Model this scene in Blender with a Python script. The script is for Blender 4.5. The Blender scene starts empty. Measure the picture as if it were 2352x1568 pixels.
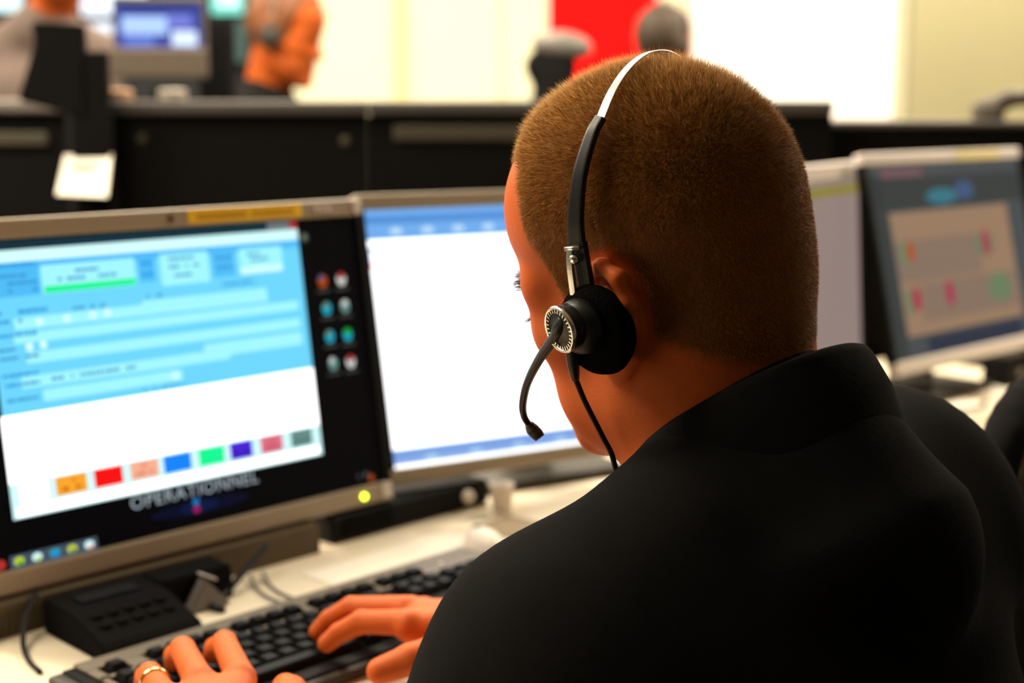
import bpy, bmesh, math, random
import numpy as np
from mathutils import Matrix, Vector
random.seed(7); rng = np.random.default_rng(7)
scene = bpy.context.scene; COL = scene.collection
# ---------------------------------------------------------------- camera
cam = bpy.data.cameras.new('camera'); cam_o = bpy.data.objects.new('camera', cam); COL.objects.link(cam_o)
cam.lens = 50; cam.sensor_width = 36; cam.clip_start = .05; cam.clip_end = 60
cam_o.location = (0, 0, 1.22); cam_o.rotation_euler = (math.radians(90 - 9.37), 0, 0)
cam.dof.use_dof = True; cam.dof.focus_distance = .895; cam.dof.aperture_fstop = 4.0; cam.dof.aperture_blades = 0
scene.camera = cam_o
# ---------------------------------------------------------------- world, ceiling lights, exposure
world = bpy.data.worlds.new('world'); scene.world = world; world.use_nodes = True
world.node_tree.nodes['Background'].inputs[0].default_value = (1, .93, .82, 1)
world.node_tree.nodes['Background'].inputs[1].default_value = .05
scene.view_settings.view_transform = 'Standard'; scene.view_settings.look = 'None'
scene.view_settings.gamma = 1; scene.view_settings.use_curve_mapping = False; scene.view_settings.exposure = 0
CEIL = 2.70
WARM = (1.0, .86, .66)
LAMPS = [(-2.2, 2.0, 110), (-2.4, 3.7, 80), (-.5, 2.9, 95), (-.5, 4.6, 80), (1.6, 2.9, 70), (1.6, 4.7, 80), (3.2, 3.6, 90), (-2.5, 5.1, 50), (-1.5, 1.15, 52)]
for x, y, e in LAMPS:
    ld = bpy.data.lights.new('ceiling_lamp', 'AREA'); ld.shape = 'RECTANGLE'; ld.size = 1.16; ld.size_y = .56
    ld.energy = e; ld.color = WARM
    lo = bpy.data.objects.new('ceiling_lamp', ld); lo.location = (x, y, CEIL - .055); COL.objects.link(lo)
# ---------------------------------------------------------------- colours and materials
def lin(r, g, b):
    f = lambda v: v / 12.92 if v <= .04045 else ((v + .055) / 1.055) ** 2.4
    return (f(r / 255), f(g / 255), f(b / 255), 1)
MATS = {}
def mat(name, c, rough=.6, metal=0, spec=.3, var=.12, scale=30, bump=0, bscale=200, sss=0):
    """Principled material whose colour is broken up by a noise texture"""
    if name in MATS: return MATS[name]
    m = bpy.data.materials.new(name); m.use_nodes = True; nt = m.node_tree; b = nt.nodes['Principled BSDF']
    b.inputs['Roughness'].default_value = rough; b.inputs['Metallic'].default_value = metal
    b.inputs['Specular IOR Level'].default_value = spec
    tc = nt.nodes.new('ShaderNodeTexCoord'); nz = nt.nodes.new('ShaderNodeTexNoise'); nz.inputs['Scale'].default_value = scale
    nz.inputs['Detail'].default_value = 4
    nt.links.new(tc.outputs['Object'], nz.inputs['Vector'])
    mx = nt.nodes.new('ShaderNodeMix'); mx.data_type = 'RGBA'
    c = tuple(c[:3])
    mx.inputs[6].default_value = tuple(max(0, v * (1 - var)) for v in c) + (1,)
    mx.inputs[7].default_value = tuple(min(1, v * (1 + var)) for v in c) + (1,)
    nt.links.new(nz.outputs['Fac'], mx.inputs[0]); nt.links.new(mx.outputs[2], b.inputs['Base Color'])
    if bump:
        n2 = nt.nodes.new('ShaderNodeTexNoise'); n2.inputs['Scale'].default_value = bscale
        nt.links.new(tc.outputs['Object'], n2.inputs['Vector'])
        bp = nt.nodes.new('ShaderNodeBump'); bp.inputs['Strength'].default_value = bump; bp.inputs['Distance'].default_value = .002
        nt.links.new(n2.outputs['Fac'], bp.inputs['Height']); nt.links.new(bp.outputs['Normal'], b.inputs['Normal'])
    if sss:
        b.inputs['Subsurface Weight'].default_value = sss; b.inputs['Subsurface Radius'].default_value = (1, .25, .1); b.inputs['Subsurface Scale'].default_value = .006
    MATS[name] = m; return m
def emit(name, c, s=1.0):
    if name in MATS: return MATS[name]
    m = bpy.data.materials.new(name); m.use_nodes = True; nt = m.node_tree; b = nt.nodes['Principled BSDF']
    b.inputs['Base Color'].default_value = (.003, .003, .003, 1); b.inputs['Roughness'].default_value = .6; b.inputs['Specular IOR Level'].default_value = .03
    b.inputs['Emission Color'].default_value = c; b.inputs['Emission Strength'].default_value = s
    MATS[name] = m; return m
BLACK = mat('black_plastic', (.0065, .0065, .0062), .7, spec=.12)
BLACKM = mat('black_matte', (.0075, .0073, .0072), .9, spec=.03)
SILVER = mat('silver_plastic', (.36, .295, .21), .45, spec=.4, var=.05)
PALE = mat('pale_grey_plastic', (.68, .61, .56), .45, spec=.4, var=.05)
DARKG = mat('dark_grey_plastic', (.055, .05, .042), .55, spec=.3)
GREYP = mat('mid_grey_plastic', (.17, .155, .135), .55, spec=.3)
TAUPE = mat('taupe_laminate', (.105, .08, .048), .6, spec=.2)
CREAM = mat('cream_laminate', (.80, .70, .52), .5, spec=.3, var=.04)
PAPER = mat('paper_white', (.86, .79, .66), .8, spec=.1, var=.03)
WHITE = mat('white_plastic', (.8, .72, .62), .4, spec=.4, var=.04)
CHROME = mat('brushed_metal', (.80, .77, .70), .22, metal=1, var=.05)
BAND = mat('headband_steel', (.42, .38, .31), .38, metal=1, var=.06)
CABLE = mat('black_cable_rubber', (.008, .008, .008), .6, spec=.2)
# ---------------------------------------------------------------- mesh helpers
def new_obj(name, me, m=None, parent=None, smooth=False):
    o = bpy.data.objects.new(name, me); COL.objects.link(o)
    if m is not None:
        if not isinstance(m, (list, tuple)): m = [m]
        for q in m: me.materials.append(q)
    if smooth:
        me.polygons.foreach_set('use_smooth', [True] * len(me.polygons)); me.update()
    if parent is not None: o.parent = parent
    return o
def obj(name, bm, m=None, parent=None, smooth=False):
    me = bpy.data.meshes.new(name); bm.normal_update(); bm.to_mesh(me); bm.free()
    return new_obj(name, me, m, parent, smooth)
def np_mesh(name, V, Fq):
    me = bpy.data.meshes.new(name); k = Fq.shape[1]
    me.vertices.add(len(V)); me.vertices.foreach_set('co', np.asarray(V, np.float32).ravel())
    me.loops.add(Fq.size); me.loops.foreach_set('vertex_index', Fq.astype(np.int32).ravel())
    me.polygons.add(len(Fq)); me.polygons.foreach_set('loop_start', np.arange(0, Fq.size, k, dtype=np.int32))
    me.polygons.foreach_set('loop_total', np.full(len(Fq), k, np.int32))
    me.update(calc_edges=True); me.validate(); return me
def tag(o, label=None, cat=None, group=None, kind=None):
    if label: o['label'] = label
    if cat: o['category'] = cat
    if group: o['group'] = group
    if kind: o['kind'] = kind
    return o
def thing(name, label, cat, loc=(0, 0, 0), rz=0, group=None, M=None):
    o = bpy.data.objects.new(name, None); COL.objects.link(o); o.empty_display_size = .05
    if M is not None: o.matrix_world = M
    else: o.location = loc; o.rotation_euler = (0, 0, rz)
    return tag(o, label, cat, group)
def bx(bm, c, s, bev=0.0, R=None, seg=2):
    """box with centre c and size s, optional rounded edges and rotation"""
    t = bmesh.ops.create_cube(bm, size=1); vs = t['verts']
    bmesh.ops.scale(bm, vec=s, verts=vs)
    if bev > 0:
        es = list({e for v in vs for e in v.link_edges})
        r = bmesh.ops.bevel(bm, geom=es, offset=bev, segments=seg, affect='EDGES', profile=.5)
        vs = list({v for f in r['faces'] for v in f.verts} | {v for v in vs if v.is_valid})
    if R is not None: bmesh.ops.rotate(bm, cent=(0, 0, 0), matrix=R, verts=vs)
    bmesh.ops.translate(bm, vec=c, verts=vs); return vs
def box(name, c, s, m, parent=None, bev=0.0, R=None):
    bm = bmesh.new(); bx(bm, c, s, bev, R); return obj(name, bm, m, parent)
def catmull(P, n=8):
    P = [Vector(p) for p in P]; Q = [2 * P[0] - P[1]] + P + [2 * P[-1] - P[-2]]; out = []
    for i in range(1, len(Q) - 2):
        a, b, c, d = Q[i - 1:i + 3]
        for k in range(n):
            t = k / n
            out.append(.5 * ((2 * b) + (c - a) * t + (2 * a - 5 * b + 4 * c - d) * t * t + (3 * b - a - 3 * c + d) * t ** 3))
    return out + [P[-1]]
def tube(bm, pts, rad, seg=10, flat=None, side=None):
    """tube through pts; rad a number or list; flat=(w,h) makes a flat strip whose wide axis follows 'side'"""
    pts = [Vector(p) for p in pts]; n = len(pts)
    if not isinstance(rad, (list, tuple)): rad = [rad] * n
    if len(rad) != n: rad = list(np.interp(np.linspace(0, 1, n), np.linspace(0, 1, len(rad)), rad))
    T = [(pts[min(i + 1, n - 1)] - pts[max(i - 1, 0)]).normalized() for i in range(n)]
    s = Vector(side) if side is not None else (Vector((0, 0, 1)) if abs(T[0].z) < .9 else Vector((1, 0, 0)))
    rings = []
    for i in range(n):
        u = (s - T[i] * s.dot(T[i])).normalized(); s = u if side is None else s; v = T[i].cross(u); ring = []
        for k in range(seg):
            a = 2 * math.pi * k / seg; ca, sa = math.cos(a), math.sin(a)
            if flat:
                e = .35; ca = math.copysign(abs(ca) ** e, ca); sa = math.copysign(abs(sa) ** e, sa)
                w = flat(i / (n - 1)) if callable(flat) else flat
                p = pts[i] + u * ca * w[0] + v * sa * w[1]
            else: p = pts[i] + (u * ca + v * sa) * rad[i]
            ring.append(bm.verts.new(p))
        rings.append(ring)
    for a, b in zip(rings[:-1], rings[1:]):
        for k in range(seg): bm.faces.new((a[k], a[(k + 1) % seg], b[(k + 1) % seg], b[k]))
    bm.faces.new(rings[0][::-1]); bm.faces.new(rings[-1])
def tube_obj(name, pts, rad, m, parent=None, seg=10, n=8, **k):
    bm = bmesh.new(); tube(bm, catmull(pts, n) if n else pts, rad, seg, **k); return obj(name, bm, m, parent, smooth=not k.get('flat'))
def lathe(bm, prof, seg=32, M=None):
    """profile [(r, h)] turned about local z"""
    rings = []
    for r, h in prof:
        rings.append([bm.verts.new((r * math.cos(2 * math.pi * k / seg), r * math.sin(2 * math.pi * k / seg), h)) for k in range(seg)] if r > 1e-6 else [bm.verts.new((0, 0, h))])
    for a, b in zip(rings[:-1], rings[1:]):
        for k in range(seg):
            q = [a[k % len(a)], a[(k + 1) % len(a)], b[(k + 1) % len(b)], b[k % len(b)]]
            q = [v for i, v in enumerate(q) if v not in q[:i]]
            if len(q) > 2: bm.faces.new(q)
    if M is not None: bmesh.ops.transform(bm, matrix=M, verts=[v for r in rings for v in r])
def lathe_obj(name, prof, m, parent=None, M=None, seg=32, smooth=True):
    bm = bmesh.new(); lathe(bm, prof, seg, M); return obj(name, bm, m, parent, smooth)
def frame_z(o, z, x=None):
    """matrix with local z along z"""
    z = Vector(z).normalized(); x = Vector(x) if x is not None else (Vector((0, 0, 1)) if abs(z.z) < .9 else Vector((1, 0, 0)))
    x = (x - z * x.dot(z)).normalized(); y = z.cross(x)
    return Matrix.Translation(Vector(o)) @ Matrix((x, y, z)).transposed().to_4x4()
def prism(bm, pts, d):
    """extrude polygon pts (list of 3D points) by vector d"""
    a = [bm.verts.new(p) for p in pts]; b = [bm.verts.new(Vector(p) + Vector(d)) for p in pts]
    bm.faces.new(a[::-1]); bm.faces.new(b)
    for i in range(len(a)): bm.faces.new((a[i], a[(i + 1) % len(a)], b[(i + 1) % len(a)], b[i]))
    bmesh.ops.recalc_face_normals(bm, faces=bm.faces)
def rects(name, lst, parent, z=.0):
    """flat printed or lit rectangles: (x0, y0, x1, y1, colour name, layer); an extra 'o' gives an oval"""
    bm = bmesh.new(); mats = []
    for r in lst:
        x0, y0, x1, y1, m, lay = r[:6]
        if m not in mats: mats.append(m)
        h = z + lay * .00025
        if len(r) > 6:
            vs = [bm.verts.new(((x0 + x1) / 2 + (x1 - x0) / 2 * math.cos(a), (y0 + y1) / 2 + (y1 - y0) / 2 * math.sin(a), h)) for a in np.linspace(0, 2 * math.pi, 14, endpoint=False)]
        else: vs = [bm.verts.new(p) for p in ((x0, y0, h), (x1, y0, h), (x1, y1, h), (x0, y1, h))]
        bm.faces.new(vs).material_index = mats.index(m)
    return obj(name, bm, [MATS[m] for m in mats], parent)
# ---------------------------------------------------------------- implicit-surface helpers
def nrm(v):
    v = np.asarray(v, float); return v / np.linalg.norm(v)
def smin(a, b, k):
    h = np.clip(.5 + .5 * (b - a) / k, 0, 1)
    return b + (a - b) * h - k * h * (1 - h)
def smax(a, b, k): return -smin(-a, -b, k)
def ell(P, c, r, R=None):
    q = P - np.asarray(c, float)
    if R is not None: q = q @ R
    r = np.asarray(r, float)
    k0 = np.sqrt(((q / r) ** 2).sum(1)) + 1e-9
    k1 = np.sqrt(((q / (r * r)) ** 2).sum(1)) + 1e-9
    return k0 * (k0 - 1) / k1
def cone(P, a, b, ra, rb):
    a = np.asarray(a, float); b = np.asarray(b, float); ab = b - a
    t = np.clip(((P - a) @ ab) / (ab @ ab), 0, 1)
    return np.linalg.norm(P - a - t[:, None] * ab, axis=1) - (ra + t * (rb - ra))
def chain(P, pts, rad, k=0.0):
    d = None
    for i in range(len(pts) - 1):
        e = cone(P, pts[i], pts[i + 1], rad[i], rad[i + 1])
        d = e if d is None else (smin(d, e, k) if k > 0 else np.minimum(d, e))
    return d
def surface_net(f, lo, hi, h):
    """naive surface nets of f<0 on a regular grid -> verts, quads (block culled)"""
    lo = np.asarray(lo, float); n = np.ceil((np.asarray(hi, float) - lo) / h).astype(int) + 1
    B = 12; nb = (n + B - 1) // B; n = nb * B
    g = [lo[i] + (np.arange(nb[i]) * B + B / 2 - .5) * h for i in range(3)]
    C = np.stack(np.meshgrid(*g, indexing='ij'), -1).reshape(-1, 3)
    d = f(C); D = np.empty(n, np.float32)
    D[:] = np.repeat(np.repeat(np.repeat(d.reshape(nb), B, 0), B, 1), B, 2)
    act = np.nonzero(np.abs(d) < B * h * 1.35)[0]
    off = np.stack(np.meshgrid(*[np.arange(B)] * 3, indexing='ij'), -1).reshape(-1, 3)
    ib = np.stack(np.unravel_index(act, nb), 1) * B
    for s in range(0, len(act), 60):
        I = (ib[s:s + 60, None, :] + off[None]).reshape(-1, 3)
        D[I[:, 0], I[:, 1], I[:, 2]] = f(lo + I * h)
    S = D < 0
    a = [slice(0, -1), slice(1, None)]
    cnt = sum(S[a[i], a[j], a[k]].astype(np.int8) for i in (0, 1) for j in (0, 1) for k in (0, 1))
    cells = np.argwhere((cnt > 0) & (cnt < 8))
    idx = -np.ones(np.array(n) - 1, np.int64); idx[tuple(cells.T)] = np.arange(len(cells))
    acc = np.zeros((len(cells), 3)); w = np.zeros(len(cells))
    cor = [(i, j, k) for i in (0, 1) for j in (0, 1) for k in (0, 1)]
    val = {c: D[cells[:, 0] + c[0], cells[:, 1] + c[1], cells[:, 2] + c[2]].astype(float) for c in cor}
    for c in cor:
        for ax in range(3):
            if c[ax] == 0:
                e = list(c); e[ax] = 1; e = tuple(e)
                va, vb = val[c], val[e]; m = (va < 0) != (vb < 0)
                t = np.where(m, va / np.where(m, va - vb, 1), 0)
                p = np.tile(np.array(c, float), (len(cells), 1)); p[:, ax] += t
                acc[m] += p[m]; w[m] += 1
    V = lo + (cells + acc / w[:, None]) * h
    Q = []
    for ax in range(3):
        o1, o2 = (ax + 1) % 3, (ax + 2) % 3
        sl0 = [slice(1, -1)] * 3; sl1 = [slice(1, -1)] * 3
        sl0[ax] = slice(0, -1); sl1[ax] = slice(1, None)
        A, Bb = S[tuple(sl0)], S[tuple(sl1)]
        for flip, M in ((0, A & ~Bb), (1, ~A & Bb)):
            e = np.argwhere(M)
            e[:, o1] += 1; e[:, o2] += 1
            def gi(d1, d2):
                q = e.copy(); q[:, o1] -= d1; q[:, o2] -= d2
                return idx[q[:, 0], q[:, 1], q[:, 2]]
            q = np.stack([gi(1, 1), gi(0, 1), gi(0, 0), gi(1, 0)], 1)
            Q.append(q[:, ::-1] if flip else q)
    return V, np.concatenate(Q)
# ---------------------------------------------------------------- the room
X0, X1, Y0, Y1 = -4.6, 4.6, -2.6, 6.0
SIDEM = mat('grey_side_wall_paint', (.26, .25, .23), .85, spec=.1, var=.05, scale=3)
WALLM = mat('cream_wall_paint', (.66, .64, .46), .8, spec=.1, var=.03, scale=3)
FLOORM = mat('grey_brown_carpet', (.10, .085, .07), .95, spec=.05, var=.3, scale=60, bump=.4)
CEILM = mat('white_ceiling_tile', (.80, .78, .72), .9, spec=.05, var=.05, scale=40, bump=.2)
def struct(o): return tag(o, kind='structure')
struct(box('floor', (0, (Y0 + Y1) / 2, -.05), (X1 - X0 + .4, Y1 - Y0 + .4, .1), FLOORM))
struct(box('ceiling', (0, (Y0 + Y1) / 2, CEIL + .05), (X1 - X0 + .4, Y1 - Y0 + .4, .1), CEILM))
struct(box('wall_back', (0, Y1 + .1, CEIL / 2), (X1 - X0, .2, CEIL), WALLM))
DIMWALL = mat('dark_blue_grey_wall_paint', (.05, .048, .046), .8, spec=.1, var=.06, scale=3)
struct(box('wall_front', (0, Y0 - .1, CEIL / 2), (X1 - X0, .2, CEIL), DIMWALL))
struct(box('wall_left', (X0 - .1, (Y0 + Y1) / 2, CEIL / 2), (.2, Y1 - Y0 + .4, CEIL), SIDEM))
struct(box('wall_right', (X1 + .1, (Y0 + Y1) / 2, CEIL / 2), (.2, Y1 - Y0 + .4, CEIL), SIDEM))
YEL = mat('pale_yellow_trim_paint', (.62, .57, .27), .7, spec=.1, var=.03)
struct(box('trim_1', (-.46, Y1 - .012, 1.35), (.055, .024, 2.7), YEL))
struct(box('trim_2', (-.047, Y1 - .006, 1.35), (.02, .012, 2.7), mat('cream_trim', (.60, .57, .38), .7, var=.03)))
struct(box('baseboard_back', (1.9, Y1 - .008, .05), (5.2, .016, .1), GREYP))
# light fittings
DIFF = emit('lamp_diffuser_glow', (1, .88, .70, 1), 3.0)
for x, y, e in LAMPS:
    t = thing('ceiling_light', 'white recessed office ceiling light with a glowing diffuser', 'light', (x, y, CEIL), 0, 'ceiling lights')
    bm = bmesh.new()
    for sx, sy, w, d in ((0, .31, 1.24, .03), (0, -.31, 1.24, .03), (.605, 0, .03, .59), (-.605, 0, .03, .59)): bx(bm, (sx, sy, -.025), (w, d, .05), .004)
    obj('frame', bm, WHITE, t); box('diffuser', (0, 0, -.015), (1.18, .59, .02), DIFF, t)
# red panel, whiteboard and blind on the back wall
RED = mat('red_fabric', (.80, .004, .004), .8, spec=.05, var=.04)
t = thing('red_wall_panel', 'tall bright red panel on the cream wall beside the whiteboard', 'wall panel', (.373, Y1, .95))
box('panel', (0, -.015, .70), (.445, .03, 1.4), RED, t, .004)
box('edge_strip', (-.228, -.012, .70), (.012, .024, 1.4), PALE, t); box('edge_strip', (.228, -.012, .70), (.012, .024, 1.4), PALE, t)
t = thing('whiteboard', 'large blank white whiteboard hanging on the back wall', 'whiteboard', (1.16, Y1, 1.17))
box('writing_surface', (0, -.012, .55), (.82, .012, 1.08), mat('white_board_enamel', (.92, .91, .88), .4, spec=.4, var=.02), t)
bm = bmesh.new()
for c, s in (((0, -.014, 0), (.87, .028, .03)), ((0, -.014, 1.1), (.87, .028, .03)), ((-.42, -.014, .55), (.03, .028, 1.1)), ((.42, -.014, .55), (.03, .028, 1.1))): bx(bm, c, s, .003)
obj('frame', bm, PALE, t)
t = thing('window_1', None, None, (2.30, Y1, 1.0)); tag(t, kind='structure')
box('window_pane', (0, -.004, .7), (1.36, .008, 1.4), mat('dim_window_glass', (.35, .34, .26), .2), t)
bm = bmesh.new()
for c, s in (((0, -.02, -.02), (1.44, .05, .04)), ((0, -.02, 1.42), (1.44, .05, .04)), ((-.70, -.02, .7), (.04, .05, 1.44)), ((.70, -.02, .7), (.04, .05, 1.44))): bx(bm, c, s, .004)
obj('window_frame', bm, mat('olive_grey_frame', (.45, .42, .28), .6), t)
bl = thing('window_blind', 'pale yellow horizontal slat blind lowered over the window', 'blind', (2.30, Y1 - .07, 1.0))
SLATM = mat('pale_yellow_slat', (.70, .66, .42), .6, spec=.2, var=.04)
box('head_rail', (0, 0, 1.40), (1.36, .05, .04), SLATM, bl, .004)
bm = bmesh.new(); bx(bm, (0, 0, 0), (1.34, .024, .0016), 0, Matrix.Rotation(math.radians(-52), 3, 'X')); slat = None
for i in range(64):
    if i == 0: slat = obj('slat', bm, SLATM, bl); slat.location = (0, 0, .03)
    else:
        q = slat.copy(); COL.objects.link(q); q.parent = bl; q.location = (0, 0, .03 + i * .0212)
for x in (-.45, .45): tube_obj('ladder_cord', [(x, -.016, .02), (x, -.016, 1.4)], .0012, PALE, bl, 6, 0)
# wall of displays at the far left
VW = mat('video_wall_black', (.010, .012, .013), .5, spec=.2)
struct(box('wall_panel_back', (-2.83, Y1 - .03, 1.35), (3.52, .06, 2.7), VW))
def wall_display(label, x0, x1, z0, z1, em, extra=()):
    t = thing('wall_display', label, 'screen', ((x0 + x1) / 2, Y1 - .06, z0)); w, h = x1 - x0, z1 - z0
    box('casing', (0, -.025, h / 2), (w + .03, .05, h + .03), BLACK, t, .005)
    s = box('screen', (0, -.0512, h / 2), (w, .003, h), em, t)
    for i, (a, b, c, d, e) in enumerate(extra): box('picture', ((a + c) / 2, -.0535, (b + d) / 2), (c - a, .002, d - b), e, s)
CY = emit('cyan_white_glow', (.75, 1, 1, 1), 1.5); TEAL = emit('teal_glow', (.25, .95, .75, 1), 1.2); BLW = emit('blue_white_glow', (.85, .92, 1, 1), 1.6)
wall_display('bright white wall display at the far edge of the video wall', -2.35, -1.98, 1.60, 1.95, CY)
wall_display('wide white glowing wall display above the blue desk monitor', -1.74, -1.47, 1.585, 1.95, BLW)
wall_display('small square white display low on the video wall', -1.71, -1.62, 1.47, 1.555, BLW)
wall_display('teal glowing wall display beside the white wall', -1.215, -1.085, 1.59, 1.95, TEAL, ((-.04, .03, .05, .12, CY),))
wall_display('dull grey green wall display under the teal one', -1.15, -1.075, 1.40, 1.565, emit('dull_green_glow', (.10, .16, .12, 1), 1))
# ---------------------------------------------------------------- console desk (runs diagonally away to the right)
HV = Vector((math.cos(math.pi / 4), math.sin(math.pi / 4), 0)); NV = Vector((HV.y, -HV.x, 0)); ZV = Vector((0, 0, 1)); DESK = .742
def row(t, off, z=0.0): return HV * t - NV * off + Vector((0, 0, z))     # t along the desk, off = distance back
F0, B0 = .707, 1.40
t = thing('console_desk', 'long cream topped control room console desk', 'desk')
bm = bmesh.new(); prism(bm, [row(-.55, F0, DESK - .03), row(2.45, F0, DESK - .03), row(2.45, B0, DESK - .03), row(-.55, B0, DESK - .03)], (0, 0, .03)); obj('worktop', bm, CREAM, t)
bm = bmesh.new(); prism(bm, [row(-.55, F0 - .012, DESK - .034), row(2.45, F0 - .012, DESK - .034), row(2.45, F0, DESK - .034), row(-.55, F0, DESK - .034)], (0, 0, .036)); obj('edge_strip', bm, DARKG, t)
for a in (-.5, .45, 1.4, 2.38):
    bm = bmesh.new(); prism(bm, [row(a, F0 + .12), row(a + .04, F0 + .12), row(a + .04, B0 - .03), row(a, B0 - .03)], (0, 0, DESK - .03)); obj('leg_panel', bm, DARKG, t)
bm = bmesh.new(); prism(bm, [row(-.5, B0 - .03), row(2.38, B0 - .03), row(2.38, B0), row(-.5, B0)], (0, 0, DESK - .03)); obj('modesty_panel', bm, DARKG, t)
# risers under the screens
def riser(label, t0, t1, m, o0=1.200, o1=1.225, h=.0312):
    bm = bmesh.new(); prism(bm, [row(t0, o0, DESK), row(t1, o0, DESK), row(t1, o1, DESK), row(t0, o1, DESK)], (0, 0, h))
    return tag(obj('monitor_riser', bm, m), label, 'riser')
tr = riser('low taupe riser block under the blue and white form screen', .48, .905, TAUPE)
for i in range(12):
    a = .49 + i * .0085; bm = bmesh.new(); prism(bm, [row(a, 1.1985, DESK + .003), row(a + .004, 1.1985, DESK + .003), row(a + .004, 1.2, DESK + .003), row(a, 1.2, DESK + .003)], (0, 0, .022)); obj('rib', bm, mat('brown_rib', (.06, .05, .025), .7), tr)
# ---------------------------------------------------------------- monitors
def px(name, r, g, b, s=1.0): return emit(name, lin(r, g, b), s)
for n, c, s in (('scr_black', (3, 3, 5), 1), ('scr_white', (255, 255, 255), 2.1), ('scr_cyan', (112, 217, 255), 1), ('scr_cyan2', (80, 190, 250), 1), ('scr_lcyan', (165, 250, 255), 1), ('scr_pale', (212, 255, 255), 1.05),
                ('scr_blue', (40, 150, 225), 1), ('scr_dblue', (62, 150, 212), 1), ('scr_green', (20, 250, 150), 1), ('scr_orange', (252, 168, 45), 1), ('scr_dorange', (200, 110, 20), 1), ('scr_red', (252, 18, 18), 1), ('scr_pink', (250, 178, 145), 1), ('scr_dpink', (225, 130, 110), 1),
                ('scr_azure', (20, 135, 250), 1), ('scr_purple', (75, 35, 215), 1), ('scr_rose', (225, 110, 130), 1), ('scr_drose', (190, 80, 95), 1), ('scr_grey', (100, 140, 135), 1), ('scr_dgrey', (70, 100, 100), 1), ('scr_title', (22, 50, 62), 1), ('scr_tgrey', (110, 120, 125), 1), ('scr_navy', (8, 12, 36), 1), ('scr_navy2', (10, 24, 62), 1),
                ('scr_logo', (30, 120, 190), 1), ('scr_magenta', (165, 25, 95), 1), ('scr_text', (165, 178, 185), 1), ('scr_icon', (200, 205, 200), 1), ('scr_lab', (62, 62, 58), 1), ('scr_igreen', (25, 165, 25), 1), ('scr_iblue', (25, 160, 185), 1), ('scr_iyel', (200, 215, 50), 1), ('scr_ired', (175, 50, 45), 1), ('scr_itask', (75, 90, 105), 1), ('scr_brown', (170, 70, 20), 1),
                ('scr_bar', (115, 175, 240), 1), ('scr_bar2', (85, 145, 215), 1), ('scr_bar3', (190, 225, 255), 1), ('scr_bar4', (150, 180, 238), 1), ('scr_m3', (146, 128, 122), 1), ('scr_m3y', (140, 128, 60), 1), ('scr_m4', (72, 76, 78), 1), ('scr_m4d', (55, 60, 58), 1), ('scr_tan', (152, 122, 96), 1), ('scr_tan2', (134, 112, 96), 1), ('scr_cy4', (55, 115, 130), 1), ('scr_bl4', (65, 85, 120), 1), ('scr_pk4', (165, 40, 75), 1), ('scr_or4', (175, 75, 20), 1), ('scr_gn4', (105, 125, 92), 1), ('scr_nv4', (45, 50, 66), 1), ('scr_top4', (120, 85, 90), 1)):
    px(n, *c, s)
YLAB = mat('yellow_label_paper', (.95, .61, .014), .7, var=.04); YTXT = mat('yellow_label_print', (.58, .31, .006), .7)
YLAB2 = mat('pale_yellow_label_paper', (.70, .60, .26), .7, var=.05)
def monitor(label, org, yaw, tilt, x0, x1, sx0, sx1, content, bezel, H=.345, by=.022, ty=.019, led=False, hump=True):
    """org = point on the lower front edge; x runs along that edge, y up the screen, z out of it"""
    h = Vector((math.cos(yaw), math.sin(yaw), 0)); bk = Vector((-h.y, h.x, 0)); up = ZV * math.cos(tilt) + bk * math.sin(tilt); n = h.cross(up)
    M = Matrix.Translation(Vector(org)) @ Matrix((h, up, n)).transposed().to_4x4(); Mi = M.inverted()
    t = thing('computer_monitor', label, 'monitor', M=M)
    xc, w = (x0 + x1) / 2, x1 - x0
    box('bezel_top', (xc, H - ty / 2, -.009), (w, ty, .018), bezel, t, .003); box('bezel_bottom', (xc, by / 2, -.009), (w, by, .018), bezel, t, .003)
    for a, b in ((x0, sx0), (sx1, x1)): box('bezel_side', ((a + b) / 2, H / 2 + .0015, -.0095), (b - a, H - by - ty + .004, .017), BLACK, t)
    bm = bmesh.new(); bx(bm, (xc, H / 2, -.0145), (w - .004, H - .006, .007), .002)
    if hump: bx(bm, (xc, H * .5, -.034), (w * .55, H * .6, .034), .008)
    obj('back_shell', bm, DARKG, t)
    s = box('screen', ((sx0 + sx1) / 2, (H - ty + by) / 2, -.0065), (sx1 - sx0, H - by - ty, .005), MATS[content[0]], t)
    c = rects('screen_picture', content[1], s, -.0038)
    # stand, vertical in the room
    ctr = M @ Vector((xc, H * .42, -.05)); bm = bmesh.new(); Rz = Matrix.Rotation(yaw, 3, 'Z')
    foot = Vector((ctr.x, ctr.y, DESK)) + bk * .03
    bx(bm, (foot.x, foot.y, DESK + (ctr.z - DESK) / 2 + .006), (.07, .022, ctr.z - DESK - .012), .004, None); bmesh.ops.rotate(bm, cent=foot, matrix=Rz, verts=bm.verts)
    bm.transform(Mi); obj('stand_neck', bm, DARKG, t)
    bm = bmesh.new(); bx(bm, (foot.x, foot.y, DESK + .007), (.24, .15, .012), .005); bmesh.ops.rotate(bm, cent=foot, matrix=Rz, verts=bm.verts); bm.transform(Mi); obj('stand_base', bm, DARKG, t)
    if led: lathe_obj('power_light', [(0, .0022), (.0032, .002), (.0036, 0), (0, 0)], emit('green_yellow_led', (.72, 1, .03, 1), 6.0), t, Matrix.Translation((led[0], led[1], 0)), 16)
    return t, s
R_ = random.Random(3)
def dashes(x0, x1, y, h, c, lay, dens=.75):
    out = []; x = x0
    while x < x1:
        w = R_.uniform(.002, .007)
        if R_.random() < dens: out.append((x, y, min(x + w, x1), y + h, c, lay))
        x += w + .001
    return out
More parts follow.
